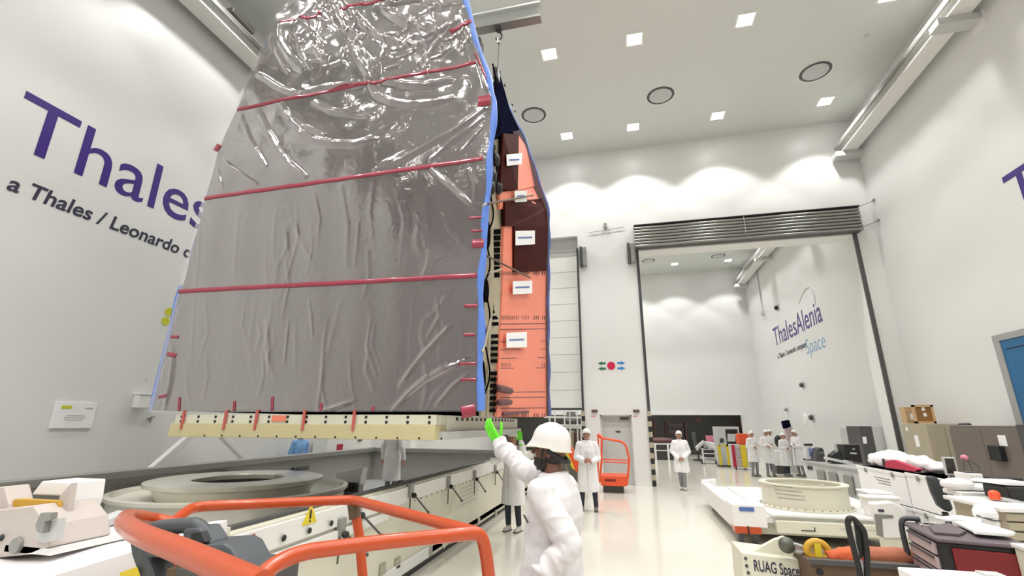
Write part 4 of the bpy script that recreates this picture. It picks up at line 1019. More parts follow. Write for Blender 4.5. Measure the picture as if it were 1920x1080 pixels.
for x in (TX0+.1, TX1-.1):
    for y in (TY0+.1, TY1-.1): obj('leg', MB().box(x-.03, x+.03, y-.03, y+.03, 0, TZ-.09), 'lightgrey', tb)
mc = thing('bench_instrument', 'pale shade-toned instrument with raised flap and brown tray standing on the covered table', 'instrument', (-3.5, 2.5, 1.2))
ym = 1.98
def bo(name, px, y, d, mt, **k): return obj(name, MB().prism(pp(px, y), (0, d, 0)), mt, mc, **k)
bo('housing', [(-40, 960), (62, 948), (88, 985), (92, 1026), (58, 1040), (0, 1046), (-40, 1048)], ym, .30, 'shadedcase', bev=.008)
bo('left_horn', [(-30, 985), (-20, 915), (8, 912), (16, 945), (18, 985)], ym+.08, .12, 'shadedcase', bev=.008)
bo('flap', [(58, 928), (78, 902), (136, 904), (130, 940), (120, 970), (100, 962), (112, 930)], ym+.16, .18, 'cleanwhite', bev=.008)
bo('flap_side', [(112, 930), (134, 906), (124, 968), (98, 974), (60, 976), (44, 984), (48, 964), (108, 958)], ym+.12, .03, 'shadedcase')
bo('brown_tray', [(14, 946), (28, 936), (108, 940), (110, 950), (72, 954), (42, 950), (30, 958), (14, 960)], ym+.10, .04, 'adhes')
bo('side_panel', [(70, 985), (112, 972), (104, 1012), (84, 1018), (66, 1012)], ym-.02, .03, 'lightgrey')
bo('latch', [(66, 985), (76, 962), (96, 962), (94, 975), (84, 978), (80, 1000), (70, 998)], ym-.05, .03, 'grey')
q = at(34, 1022, y=ym); obj('round_cap', MB().lathe([(0, -.02), (.035, -.018), (.038, 0)], (q.x, ym, q.z), 24, 'y'), 'grey', mc, True)
q = at(4, 1008, y=ym); obj('round_cap', MB().lathe([(0, -.02), (.014, -.018), (.016, 0)], (q.x, ym, q.z), 16, 'y'), 'dark', mc, True)
obj('base_foot', MB().box(at(0, 1060, y=ym).x, at(95, 1040, y=ym).x, ym, ym+.4, TZ+.02, TZ+.05), 'cleanwhite', mc)
t = thing('small_camera', 'small black and pink box device lying on the sheet near the ring', 'device', (-3.3, 2.7, 1.2))
p = at(160, 985, z=1.235); obj('body', MB().box(p.x-.05, p.x+.05, p.y-.05, p.y+.05, 1.212, 1.27), 'black', t, bev=.006)
obj('pink_sticker', MB().box(p.x-.05, p.x+.05, p.y-.056, p.y-.05, 1.212, 1.235), 'pink', t)
a = at(180, 985, z=1.23); b = at(232, 963, z=1.27)
obj('cable_tray', MB().bar(a, b, .10, .04), 'lightgrey', t)
# grey tray unit left of the ring
t = thing('grey_trunk', 'low grey trunk between the white instrument and the ring', 'trunk', (-7.4, 4.2, .18))
obj('body', MB().box(-7.85, -6.6, 3.1, 4.6, .52, .86), 'lightgrey', t, bev=.02); obj('lid', MB().box(-7.87, -6.58, 3.08, 4.62, .86, .92), 'white', t, bev=.01)
t = thing('white_jack', 'small white jack stand with dark knob at the near end of the container', 'jack', (-2.7, 2.6, 0))
q = at(420, 985, y=2.86); obj('bracket', MB().box(q.x-.05, q.x+.03, 2.84, 2.89, .9, 1.18), 'cream', t)

# ================================================================ RIGHT SIDE
def pbox(name, a, b, y, d, mt, parent, z0=None, bev=.006, **k):
    A = at(*a, y=y); B = at(*b, y=y)
    return obj(name, MB().box(A.x, B.x, y, y+d, B.z if z0 is None else z0, A.z), mt, parent, bev=bev, **k)
# --- trailer with ring
tr = thing('ring_trailer', 'low white wheeled trailer carrying a pale ring, on the floor right of centre', 'trailer', (3.4, 11.0, 0))
obj('platform', MB().box(1.72, 4.3, 9.05, 12.9, .32, .43), 'white', tr, bev=.015)
obj('upper_frame', MB().box(2.15, 4.25, 9.0, 12.6, .43, .47), 'white', tr, bev=.01)
obj('front_beam', MB().box(2.2, 4.28, 8.95, 9.05, .20, .38), 'cream', tr, bev=.01)
obj('lower_skirt', MB().box(1.9, 4.2, 9.15, 12.8, .14, .32), 'cream', tr)
obj('corner_box', MB().box(1.57, 2.08, 8.95, 9.5, .26, .60), 'cleanwhite', tr, bev=.02)
obj('side_wing', MB().box(1.62, 1.80, 9.5, 12.9, .16, .52), 'cleanwhite', tr, bev=.02)
obj('end_wedge', MB().prism([(1.64, 12.7, .25), (1.95, 12.7, .25), (1.95, 12.7, .60), (1.64, 12.7, .56)], (0, .25, 0)), 'cleanwhite', tr, bev=.01)
bd = obj('name_badge', MB().box(1.68, 1.90, 8.935, 8.95, .50, .56), 'bluedk', tr)
for (x, y) in ((1.78, 9.08), (4.05, 9.4), (1.95, 12.6), (4.15, 12.6)):
    for dx in (-.11, .11):
        w_ = obj('wheel', MB().lathe([(.0, -.045), (.07, -.045), (.12, -.04), (.13, -.02), (.13, .02), (.12, .04), (.07, .045), (0, .045)], (x+dx, y, .13), 24, 'x'), 'dark', tr, True)
    obj('wheel_housing', MB().box(x-.20, x+.20, y-.13, y+.12, .16, .28), 'orange' if x < 3 and y < 10 else 'grey', tr, bev=.02)
obj('housing_gap', MB().box(1.77, 1.79, 8.935, 8.95, .16, .28), 'black', tr)
for x in (2.75, 4.1): obj('corner_mark', MB().box(x-.2, x, 8.942, 8.95, .25, .262).box(x-.012, x, 8.942, 8.95, .25, .31), 'black', tr)
obj('faded_print', MB().box(3.1, 3.8, 8.944, 8.95, .30, .32), 'lightgrey', tr)
RC = (2.97, 9.98, .472)
rr = thing('cream_ring', 'cream cylindrical adapter ring with bolted flange standing on the white trailer', 'adapter ring', RC)
RR_ = .67
rr.location = RC
obj('shell', MB().lathe([(RR_-.03, 0), (RR_, 0), (RR_, .34), (RR_+.0, .37), (RR_-.03, .37), (RR_-.03, 0)], RC, 72), 'cream', rr, True)
obj('bottom_flange', MB().lathe([(RR_, 0), (RR_+.07, 0), (RR_+.07, .02), (RR_, .03)], RC, 72), 'cream', rr, True)
obj('top_flange', MB().lathe([(RR_-.08, .37), (RR_+.03, .37), (RR_+.03, .39), (RR_-.08, .39), (RR_-.08, .37)], RC, 72), 'cream', rr, True)
for k in range(36):
    a = PI+k*PI/18+.04; obj('flange_bolt', MB().lathe([(0, .015), (.012, .013), (.013, 0)], (RC[0]+(RR_+.035)*math.cos(a), RC[1]+(RR_+.035)*math.sin(a), RC[2]+.02), 8), 'darkgrey', rr)
for k, (a0, a1) in enumerate(((3.75, 4.2), (3.75, 4.4), (3.75, 4.45), (3.8, 4.45))):
    pts = [V3((RC[0]+(RR_+.001)*math.cos(a), RC[1]+(RR_+.001)*math.sin(a), RC[2]+.36-k*.06)) for a in np.linspace(a0, a1, 14)]
    obj('printed_line', MB().tube(pts, .006, 4), 'grey', rr)
obj('lift_eye', MB().lathe([(0, .02), (.03, .015), (.03, 0)], (RC[0]+.1, RC[1]-RR_, RC[2]+.42), 10), 'lightgrey', rr)
# covered white item on trailer right side
t = thing('white_bundle', 'white wrapped blocks on the trailer right of the cream ring', 'bundle', (4.0, 9.9, .47))
obj('block', MB().box(3.88, 4.2, 9.7, 10.1, .472, .74), 'cleanwhite', t, bev=.01); obj('lid', MB().box(3.86, 4.22, 9.66, 10.14, .74, .77), 'paper', t, bev=.01)

# --- stacked white crates: a row receding from the camera, long faces towards the left
CRX = 4.5; CRZ = 1.10
def crate(lbl, y0, y1, z0, z1, x0=CRX, d=.62, extra=None):
    t = thing('white_crate', lbl, 'crate', (x0+d/2, (y0+y1)/2, z0), 0, 'white crates by the computer desk')
    obj('body', MB().box(x0, x0+d, y0+.01, y1-.01, z0+.005, z1-.006), 'cleanwhite', t, bev=.012)
    obj('lid_band', MB().box(x0-.012, x0+d+.012, y0, y1, z1-.06, z1-.006), 'white', t, bev=.004)
    for y in (y0+.22*(y1-y0), y0+.78*(y1-y0)): obj('catch', MB().box(x0-.025, x0-.010, y-.03, y+.03, z1-.11, z1-.03), 'grey', t)
    m = MB()
    for k in range(3): m.box(x0-.004, x0, y0+(y1-y0)*.30, y0+(y1-y0)*(.62-.04*k), z1-.17-k*.045, z1-.16-k*.045)
    obj('printed_lines', m, 'darkgrey', t)
    if extra: obj('yellow_label', MB().box(x0-.006, x0, y0+.08, y0+.22, z0+extra[0], z0+extra[1]), 'lime', t)
    return t
yA, yB, yC_ = at(1605, 868, x=CRX).y, 9.75, 8.05
crate('white crate at the far end of the stack, lower one beside the grey bench', yB+.02, yA, 0, .54)
crate('white crate at the far end of the stack, upper one behind the red folder', yB+.02, yA, .54, 1.08)
crate('white crate with a big yellow label, lower one at the near end of the stack', yC_, yB, 0, .55, extra=(.12, .42))
crate('white crate with a small yellow label, upper near one under the red folder', yC_, yB, .55, CRZ, extra=(.30, .44))
t = thing('plastic_bag', 'puffy white plastic bag covering the far part of the crate stack', 'bag', (4.8, 10.3, CRZ))
m = MB()
for py_, px_, rz_, r in ((11.2, 4.85, .13, .30), (10.7, 4.80, .17, .34), (10.1, 4.88, .14, .30), (9.7, 4.9, .11, .22)): m.ell((px_, py_, CRZ+rz_*.75), (r*.85, r*1.2, rz_), 14)
o = obj('bag', m, 'sheet', t, True); remesh(o, .03, 2, .10)
t = thing('red_folder', 'crimson folder with a dark clip lying on the crate stack edge', 'folder', (4.6, 9.3, CRZ))
obj('cover', MB().prism([at(a, b, x=4.53) for a, b in ((1660, 864), (1674, 862), (1722, 880), (1714, 885), (1657, 876))], (.08, 0, 0)), 'crimson', t, bev=.01)
obj('clip', MB().prism([at(a, b, x=4.52) for a, b in ((1653, 860), (1656, 860), (1658, 876), (1655, 875))], (.02, 0, 0)), 'dark', t)
t = thing('label_printer', 'small white label printer with dark slot on the near end of the crates', 'printer', (4.6, 8.35, CRZ))
obj('housing', MB().box(4.53, 4.68, 8.15, 8.50, CRZ+.003, CRZ+.12), 'cleanwhite', t, bev=.012); obj('slot', MB().box(4.55, 4.66, 8.22, 8.42, CRZ+.12, CRZ+.135), 'darkgrey', t)
tag(obj('black_box', MB().box(4.74, 5.08, 8.08, 8.35, CRZ+.003, CRZ+.08), 'black', None, bev=.01), 'flat black box on the near end of the crates behind the printer', 'box')
# --- desk with monitor and chair
t = thing('computer_desk', 'grey computer desk in front of the taupe cabinet at right', 'desk', (6.2, 10.2, 0))
A = V3((5.25, 9.6, 1)); B = at(1835, 925, y=9.6)
obj('desktop', MB().box(A.x, B.x+.3, 8.6, 9.6, .99, 1.03), 'midgrey', t, bev=.006)
for x in (A.x+.05, B.x+.2):
    for y in (8.7, 9.5): obj('leg', MB().box(x, x+.05, y, y+.05, 0, .99), 'grey', t)
DZT = 1.03
mn = thing('monitor', 'dark computer screen in a silver frame on the desk behind the office chair', 'monitor', (A.x+.2, 8.9, DZT))
y = 8.75; a = at(1767, 857, y=y); b = at(1799, 892, y=y)
obj('frame', MB().box(a.x, b.x, y, y+.04, b.z, a.z), 'lightgrey', mn, bev=.006); obj('screen', MB().box(a.x+.02, b.x-.025, y-.004, y, b.z+.03, a.z-.02), 'screen', mn)
cx_ = (a.x+b.x)/2; obj('stand', MB().box(cx_-.03, cx_+.03, y+.03, y+.08, DZT+.02, b.z+.1).box(cx_-.14, cx_+.14, y-.06, y+.16, DZT+.003, DZT+.02), 'lightgrey', mn)
oc = thing('office_chair', 'black high-backed office chair leaning beside the white crates', 'chair', (4.5, 7.7, 0))
yo = 7.65; bp = [at(a, b, y=yo) for a, b in ((1740, 893), (1756, 893), (1768, 905), (1780, 930), (1790, 955), (1782, 962), (1762, 950), (1750, 925))]
obj('backrest', MB().prism(bp, (0, .10, 0)), 'dark', oc, bev=.03)
q = at(1795, 962, y=yo); obj('seat', MB().box(q.x-.28, q.x+.30, yo-.35, yo+.2, .46, .56), 'dark', oc, bev=.04)
obj('gas_column', MB().cyl((q.x, yo-.1, .12), (q.x, yo-.1, .46), .03), 'black', oc, True)
obj('back_support', MB().bar((q.x-.05, yo+.1, .5), bp[5]+V3((-.03, .06, 0)), .06, .03), 'black', oc)
for k in range(5):
    a = k*2*PI/5; e = V3((q.x+.28*math.cos(a), yo-.1+.28*math.sin(a), .09))
    l = obj('base_leg', MB().bar((q.x, yo-.1, .13), e, .05, .03), 'black', oc); obj('castor', MB().cyl(e+V3((-.015, 0, -.04)), e+V3((.015, 0, -.04)), .045, None, 12), 'darkgrey', l, True)
t = thing('side_table', 'beige work table carrying a white bag, right of the office chair', 'table', (4.8, 7.1, 0))
q0 = at(1815, 922, y=7.0); q1 = at(1862, 935, y=7.0)
obj('tabletop', MB().box(q0.x-.1, q1.x+.35, 6.95, 7.3, q0.z-.05, q0.z), 'white', t, bev=.01); obj('side_board', MB().box(q0.x+.02, q0.x+.5, 7.0, 7.04, 0.0, q0.z-.05), 'cabbeige', t)
obj('side_board', MB().box(q1.x+.25, q1.x+.3, 7.0, 7.26, 0.0, q0.z-.05), 'cabbeige', t)
tag(obj('white_bag', (lambda m: (m.ell((q0.x-.02, 7.13, q0.z+.065), (.17, .13, .075), 14), m.ell((q0.x+.18, 7.12, q0.z+.04), (.22, .10, .045), 14), m)[-1])(MB()), 'sheet', None, True), 'white soft bag lying on the beige work table beside the office chair', 'bag')
q = at(1864, 926, y=6.5); t = thing('orange_beacon', 'bright orange rounded beacon at the edge of the slatted beige desk', 'beacon', q)
obj('dome', MB().ell(q, (.05, .05, .04), 16), 'orangered', t, True); obj('collar', MB().lathe([(.035, -.055), (.05, -.055), (.05, -.012), (.035, -.012)], q, 20), 'orangered', t, True)
t = thing('slatted_desk', 'beige desk with ribbed front at the right picture edge', 'desk', (5.2, 6.5, 0))
q0 = at(1838, 935, y=6.6); q1 = at(1885, 950, y=6.0); zt = at(1883, 950, y=6.1).z
obj('desktop', MB().box(q1.x-.05, q1.x+1.4, 6.0, 6.9, zt-.04, zt), 'white', t, bev=.008)
for k in range(9): obj('front_slat', MB().box(q1.x, q1.x+1.35, 6.02, 6.06, zt-.12-k*.085, zt-.05-k*.085), 'cabbeige', t, bev=.006)
obj('carcass', MB().box(q1.x+.02, q1.x+1.33, 6.07, 6.85, 0, zt-.05), 'cabbeige', t)
obj('shelf_strip', MB().bar(at(1836, 936, y=6.7), at(1912, 951, y=6.2), .30, .03), 'white', t)
bk_ = thing('black_equipment', 'black bench equipment with white clips at the right edge above the slatted desk', 'equipment', (5.6, 6.6, zt))
a = at(1872, 912, y=6.5); b = at(1935, 945, y=6.5)
obj('housing', MB().box(a.x+.05, b.x+.3, 6.45, 6.85, zt+.005, a.z), 'black', bk_, bev=.02)
for k in range(7): q = at(1884+k*7, 937+k*1.5, y=6.42); obj('white_clip', MB().box(q.x-.015, q.x+.015, 6.41, 6.46, q.z-.012, q.z+.02), 'lightgrey', bk_)
tag(obj('cover_sheet', MB().prism([at(x_, y_, y=6.5) for x_, y_ in ((1858, 906), (1870, 903), (1935, 905), (1935, 911), (1888, 910))], (0, .35, 0)), 'paper'), 'thin white sheet resting on top of the black bench equipment', 'sheet')
# white round bin
q = at(1858, 958, y=5.6); q2 = at(1858, 1010, y=5.6); R_ = (at(1880, 958, y=5.6).x-at(1836, 958, y=5.6).x)/2
t = thing('white_bin', 'white lidded bin in front of the ribbed beige desk', 'bin', (q.x, 5.6+R_, 0))
obj('tub', MB().lathe([(0, .0), (R_*.8, 0), (R_*.92, q.z-.06), (R_*.88, q.z-.06), (0, .03)], (q.x, 5.6+R_, 0), 28), 'cleanwhite', t, True)
obj('lid', MB().lathe([(0, q.z+.03), (R_*.7, q.z+.035), (R_*1.02, q.z-.02), (R_*1.02, q.z-.06), (0, q.z-.06)], (q.x, 5.6+R_, 0), 8), 'cleanwhite', t)
obj('handle_wire', MB().tube([(q.x-R_*1.03, 5.6+R_*.6, q.z-.05), (q.x, 5.59, q.z-.08), (q.x+R_*1.03, 5.6+R_*.6, q.z-.09)], .007, 6), 'darkgrey', t)

# --- wall cabinets, cartons, cork board, blue board
t = thing('beige_cabinet', 'tall beige cabinet with a paper notice beside the big opening', 'cabinet', (7.6, 15.3, 0))
x0c = at(1737, 797, y=14.3).x; x1c = 8.03; YD = at(1690, 797, x=x0c).y
obj('carcass', MB().box(x0c, x1c, 14.32, YD, 0, 1.9), 'cabbeige', t, bev=.01)
for k, (u0, u1) in enumerate(((0.01, .5), (.5, .99))):
    d = obj('door', MB().box(x0c+(x1c-x0c)*u0+.005, x0c+(x1c-x0c)*u1-.005, 14.30, 14.32, .06, 1.86), 'cabbeige', t, bev=.004)
    obj('door_handle', MB().box(x0c+(x1c-x0c)*(.47 if k == 0 else .53)-.01, x0c+(x1c-x0c)*(.47 if k == 0 else .53)+.01, 14.275, 14.3, .95, 1.1), 'grey', d)

for (p0, p1) in (((1714, 816), (1726, 838)), ((1698, 801), (1703, 808))):
    u0 = at(*p0, x=x0c); u1 = at(*p1, x=x0c); obj('paper_notice', MB().box(x0c-.008, x0c, u1.y, u0.y, u1.z, u0.z), 'paper', t)
yk_ = YD-.30
t = thing('carton', 'brown cardboard box with white label on the beige cabinet', 'box', (7.4, yk_, 1.9))
a = at(1686, 770, y=yk_); b = at(1708, 790, y=yk_); X_a = max(a.x, x0c+.01)
obj('body', MB().box(X_a, X_a+.34, yk_, yk_+.26, 1.905, 2.34), 'carton', t, bev=.004)
obj('white_label', MB().box(X_a+.10, X_a+.24, yk_-.008, yk_, 2.0, 2.16), 'paper', t); obj('packing_tape', MB().box(X_a, X_a+.34, yk_-.005, yk_, 2.22, 2.26), 'wood', t)
yc_ = 15.0-.2
t = thing('cork_board', 'wood framed cork board leaning on top of the beige cabinet', 'cork board', (7.7, yc_, 1.9))
a = at(1712, 770, y=yc_); b = at(1756, 790, y=yc_); a.x = max(a.x, x0c+.01); zt_, zb_ = 2.38, 1.905
obj('cork', MB().box(a.x+.05, b.x-.05, yc_+.03, yc_+.05, zb_+.05, zt_-.05), 'cork', t)
m = MB(); m.box(a.x, b.x, yc_, yc_+.06, zb_, zb_+.055).box(a.x, b.x, yc_, yc_+.06, zt_-.055, zt_).box(a.x, a.x+.055, yc_, yc_+.06, zb_, zt_).box(b.x-.055, b.x, yc_, yc_+.06, zb_, zt_)
obj('frame', m, 'wood', t)
for (u, v) in ((.45, .72), (.48, .40)): o = obj('pinned_note', MB().box(a.x+(b.x-a.x)*u, a.x+(b.x-a.x)*u+.07, yc_+.02, yc_+.03, zb_+.45*v, zb_+.45*v+.09), 'paper', t)
t = thing('taupe_cabinet', 'wide taupe metal cabinet along the right wall with a black socket box', 'cabinet', (7.5, 12.2, 0))
a = at(1777, 797, y=13.2); b = at(1905, 803, y=12.0)
yf_ = min(at(1779, 798, x=7.05).y, 14.2); yn_ = at(1912, 806, x=7.05).y
obj('carcass', MB().box(7.05, 7.92, yn_, yf_, 0, 1.86), 'cabbrown', t, bev=.01)
ymid = (yn_+yf_)/2
obj('door', MB().box(7.03, 7.05, yn_+.01, ymid-.005, .06, 1.8), 'cabbrown', t, bev=.003); obj('door', MB().box(7.03, 7.05, ymid+.005, yf_-.01, .06, 1.8), 'cabbrown', t, bev=.003)
q = at(1874, 850, x=7.02); obj('socket_box', MB().box(6.93, 7.04, q.y-.16, q.y+.16, q.z-.14, q.z+.14), 'black', t, bev=.01)
q = at(1879, 826, x=7.02); obj('paper_notice', MB().box(7.02, 7.03, q.y-.10, q.y+.10, q.z-.10, q.z+.10), 'paper', t)
obj('end_panel', MB().box(7.0, 7.92, yn_-.30, yn_, 0, 1.88), 'darkgrey', t, bev=.01)
tag(obj('black_puck', MB().lathe([(0, .05), (.09, .05), (.11, .03), (.11, 0), (0, 0)], (7.3, at(1808, 792, x=7.3).y, 1.865), 20), 'darkgrey', None, True), 'small dark puck on top of the taupe cabinet', 'puck')
t = thing('desk_plant', 'small arrangement with a pink ball on dark stems before the taupe cabinet', 'ornament', at(1815, 890, y=9.4))
q = at(1808, 858, y=9.4); obj('pink_ball', MB().ell(q, (.05, .05, .045), 12), 'pink', t, True)
for dx in (-.02, .05, .12): obj('stem', MB().tube([(q.x+dx, 9.4, 1.035), (q.x+dx*1.5, 9.42, q.z-.15), (q.x+dx*.5, 9.4, q.z-.02)], .008, 6), 'olive', t)
t = thing('blue_board', 'large blue board in a grey frame on the right wall at the picture edge', 'board', (8.05, 11.0, 1.2))
obj('panel', MB().box(8.02, 8.07, 9.0, 12.4, 1.3, 3.65), 'boardblue', t)
m = MB(); m.box(8.0, 8.09, 12.32, 12.5, 1.2, 3.78); m.box(8.0, 8.09, 9.0, 12.32, 3.64, 3.78); m.box(8.0, 8.09, 9.0, 12.32, 1.2, 1.3); obj('frame', m, 'midgrey', t, bev=.006)
obj('groove', MB().box(8.012, 8.02, 9.0, 12.2, 3.44, 3.46), 'black', t)

# --- lower right: RUAG box, crate, sling, chair frame, tool cart
t = thing('lift_adapter', 'cream steel lifting bracket with supplier lettering at the bottom right', 'lifting bracket', (1.35, 5.6, 0))
y = 5.6; a = at(1390, 1036, y=y); b = at(1514, 1052, y=y)
obj('plate', MB().prism([a, b, at(1530, 1190, y=y), at(1404, 1190, y=y)], (0, .5, 0)), 'cream', t, bev=.008)
obj('lug', MB().prism([at(c, d, y=y+.12) for c, d in ((1408, 1036), (1452, 1012), (1470, 1006), (1482, 1012), (1492, 1048))], (0, .06, 0)), 'cream', t, bev=.006)
obj('support', MB().box(a.x+.1, b.x-.05, y+.05, y+.45, 0, at(1450, 1185, y=y).z+.02), 'darkgrey', t)
rt = (b-a).normalized(); upv = (at(1390, 1036, y=y)-at(1404, 1190, y=y)).normalized()
c_ = at(1415, 1074, y=y-.002); d_ = at(1500, 1078, y=y-.002)
obj('lettering', fit_text(MB(), 'RUAG Space', at(1415, 1070, y=y-.001), rt, Z, (at(1500, 1078, y=y)-at(1415, 1070, y=y)).length, .095, bold=.002, depth=.003), 'ink', t)
for q in ((1398, 1047), (1400, 1061), (1403, 1074)): p = at(*q, y=y); obj('bolt', MB().lathe([(0, -.012), (.014, -.01), (.016, 0)], p, 10, 'y'), 'darkgrey', t)
sk = thing('shackle', 'dull grey shackle lying between the cream bracket and the amber pulley', 'shackle', (1.6, 5.5, .7))
p0 = at(1475, 1022, y=5.55); p1 = at(1520, 1032, y=5.5)
obj('pin_head', MB().ell(p0, (.075, .06, .075), 16), 'olive', sk, True); obj('bow', MB().tube(fillet([p0+V3((.03, 0, .02)), at(1500, 1023, y=5.5), p1, at(1500, 1037, y=5.5), p0+V3((.05, 0, -.04))], .05), .018, 10), 'grey', sk, True)
pl = thing('amber_hook_block', 'amber yellow hoist ring block with two openings on the brown crate', 'hoist ring', at(1533, 1030, y=5.5))
pc = at(1533, 1033, y=5.45); R1 = (at(1556, 1033, y=5.45)-at(1510, 1033, y=5.45)).length/2
obj('outer_ring', MB().tube([pc+V3((R1*.85*math.cos(a), .0, R1*.75*math.sin(a))) for a in np.linspace(0, 2*PI, 28, endpoint=False)], .032, 10, True), 'adhes', pl, True)
obj('centre_web', MB().box(pc.x-.03, pc.x+.03, 5.42, 5.48, pc.z-R1*.7, pc.z+R1*.75), 'yellow', pl, bev=.01)
cb2 = thing('brown_crate', 'brown wooden crate under the orange lifting sling at the bottom edge', 'crate', (2.3, 5.3, 0))
y = 5.25; a = at(1518, 1052, y=y); b = at(1722, 1064, y=y)
obj('box', MB().prism([a, b, V3((b.x, y, 0)), V3((a.x, y, 0))], (0, .55, 0)), 'brown', cb2, bev=.01); obj('top_edge', MB().bar(a+V3((0, 0, .0)), b, .05, .04), 'darkgrey', cb2)
q = at(1537, 1072, y=y); obj('knot_hole', MB().lathe([(0, -.004), (.03, -.004), (.03, 0)], q, 14, 'y'), 'black', cb2)
so_ = thing('orange_sling', 'orange and terracotta textile lifting sling lying over the brown crate', 'sling', (2.3, 5.4, .8))
m = MB(); m.cap(at(1548, 1035, y=5.42), at(1565, 1045, y=5.42), .012, .03); m.cap(at(1565, 1045, y=5.42), at(1600, 1044, y=5.45), .06, .085); m.cap(at(1580, 1036, y=5.5), at(1604, 1040, y=5.5), .05, .08)
o = obj('orange_wrap', m, 'slingorange', so_, True); remesh(o, .012, 3, .04)
m = MB(); m.cap(at(1606, 1042, y=5.5), at(1665, 1044, y=5.5), .085, .085); m.cap(at(1660, 1044, y=5.5), at(1712, 1046, y=5.5), .085, .075); o = obj('terracotta_sleeve', m, 'slingbrown', so_, True); remesh(o, .012, 3, .02)
ch = thing('folding_trolley', 'black tubular frame of a folding trolley standing before the brown crate', 'trolley', (1.85, 4.6, 0))
y = 4.6
fr_ = [at(c, d, y=y) for c, d in ((1618, 1110), (1609, 1060), (1593, 1000), (1589, 980), (1592, 971), (1600, 972), (1615, 988), (1620, 996), (1625, 1030), (1627, 1110))]
fr_ = [V3((fr_[0].x+.02, y, .04))]+fr_+[V3((fr_[-1].x+.02, y, .04))]
obj('frame', MB().tube(fillet(fr_, .05), .021, 10), 'black', ch, True)
obj('inner_strap', MB().tube([at(c, d, y=y+.02) for c, d in ((1596, 985), (1603, 1020), (1616, 1060), (1620, 1110))], .010, 8), 'lightgrey', ch, True)
obj('back_panel', MB().prism([at(c, d, y=y+.01) for c, d in ((1602, 980), (1616, 992), (1622, 1040), (1612, 1050))], (0, .02, 0)), 'black', ch)
obj('foot_plate', MB().box(fr_[0].x-.12, fr_[-1].x+.12, y-.22, y+.05, 0, .03), 'dark', ch)
tc = thing('tool_cart', 'tool cart with deep red side panel and pale mauve drawers, bottom right', 'tool cart', (2.6, 4.6, 0))
nl = V3((2.37, 4.87, 1.0)); fl = V3((2.47, 5.53, 1.0)); nr = at(1905, 1030, z=.98)
nl = at(1757, 1006, z=1.0); fl = at(1700, 978, z=1.0); nr = V3((nl.x+.50, nl.y-.14, 1.0)); fr2 = fl+(nr-nl)
def col(p, z): return V3((p.x, p.y, z))
obj('carcass', MB().prism([col(nl, .08), col(nr, .08), col(fr2, .08), col(fl, .08)], (0, 0, .885)), 'black', tc, bev=.012)
obj('top_tray', MB().prism([col(nl, .965)+V3((-.03, -.03, 0)), col(nr, .965)+V3((.03, -.03, 0)), col(fr2, .965)+V3((.03, .03, 0)), col(fl, .965)+V3((-.03, .03, 0))], (0, 0, .03)), 'plum', tc, bev=.012)
u_ = (nr-nl).normalized(); v_ = (fl-nl).normalized(); nrm = V3((u_.y, -u_.x, 0))
obj('red_panel', MB().prism([col(nl+u_*.07, .12), col(nr-u_*.03, .12), col(nr-u_*.03, .93), col(nl+u_*.07, .93)], nrm*.02), 'red', tc, bev=.006)
nd = V3((-v_.y, v_.x, 0)); nd = nd if nd.x < 0 else -nd
for k in range(7):
    z0 = .86-k*.105
    dr_ = obj('drawer', MB().prism([col(nl+v_*.05, z0), col(fl-v_*.05, z0), col(fl-v_*.05, z0+.085), col(nl+v_*.05, z0+.085)], nd*.025), 'mauve', tc, bev=.004)
    obj('drawer_pull', MB().prism([col(nl+v_*.07, z0+.07)+nd*.025, col(fl-v_*.07, z0+.07)+nd*.025, col(fl-v_*.07, z0+.085)+nd*.025, col(nl+v_*.07, z0+.085)+nd*.025], nd*.012), 'dark', dr_)
obj('push_handle', MB().tube(fillet([col(fl, .5)+nd*.03, col(fl, .9)+nd*.05, col(fl, 1.03)+nd*.04, col(fl, 1.03)+u_*.1], .06), .022, 10), 'dark', tc, True)
for p in (nl, nr, fl, fr2): obj('castor', MB().cyl(col(p, .045)+V3((0, -.02, 0)), col(p, .045)+V3((0, .02, 0)), .045, None, 14), 'dark', tc, True)
# papers and binders on the cart
for k, (poly, mt, lb_) in enumerate((
    ([(1752, 973), (1800, 970), (1842, 977), (1840, 983), (1800, 978), (1770, 978)], 'paper', 'long white paper roll at the back of the tool cart top'),
    ([(1790, 982), (1825, 980), (1905, 1002), (1878, 1006), (1830, 1002)], 'paper', 'open white document spread over the tool cart top'),
    ([(1742, 990), (1780, 984), (1812, 1000), (1800, 1006), (1752, 1002)], 'plum', 'dark mauve binder lying on the left of the tool cart top'))):
    P = [at(a, b, z=1.0+.004+.012*k*(k < 2)) for a, b in poly]
    if k == 2: P = [at(a, b, z=.996) for a, b in poly]
    o = obj('document' if k < 2 else 'binder', MB().prism(P, (0, 0, .02)), mt, None, bev=.004); tag(o, lb_, 'document' if k < 2 else 'binder')
tag(obj('thick_catalogue', MB().prism([at(c, d, z=1.024) for c, d in ((1826, 1001), (1890, 1006), (1902, 1004), (1880, 996), (1838, 992))], (0, 0, .02)), 'paper'), 'thick pale catalogue at the right end of the tool cart top', 'catalogue')
kt = thing('hand_tools', 'small steel hand tools scattered on the left of the tool cart top', 'tools', at(1735, 984, z=.995))
for k in range(5):
    p = at(1718+k*7, 979+((k*5) % 7), z=1.0); obj('tool', MB().cap(p, p+V3((.05, .03*(-1)**k, 0)), .008, .006, 6), 'steel' if k % 2 else 'dark', kt, True)
t = thing('white_tray_box', 'low white box in front of the tool cart at the bottom edge', 'box', (2.1, 4.0, 0))
y = 4.1; a = at(1681, 1062, y=y); b = at(1868, 1074, y=y)
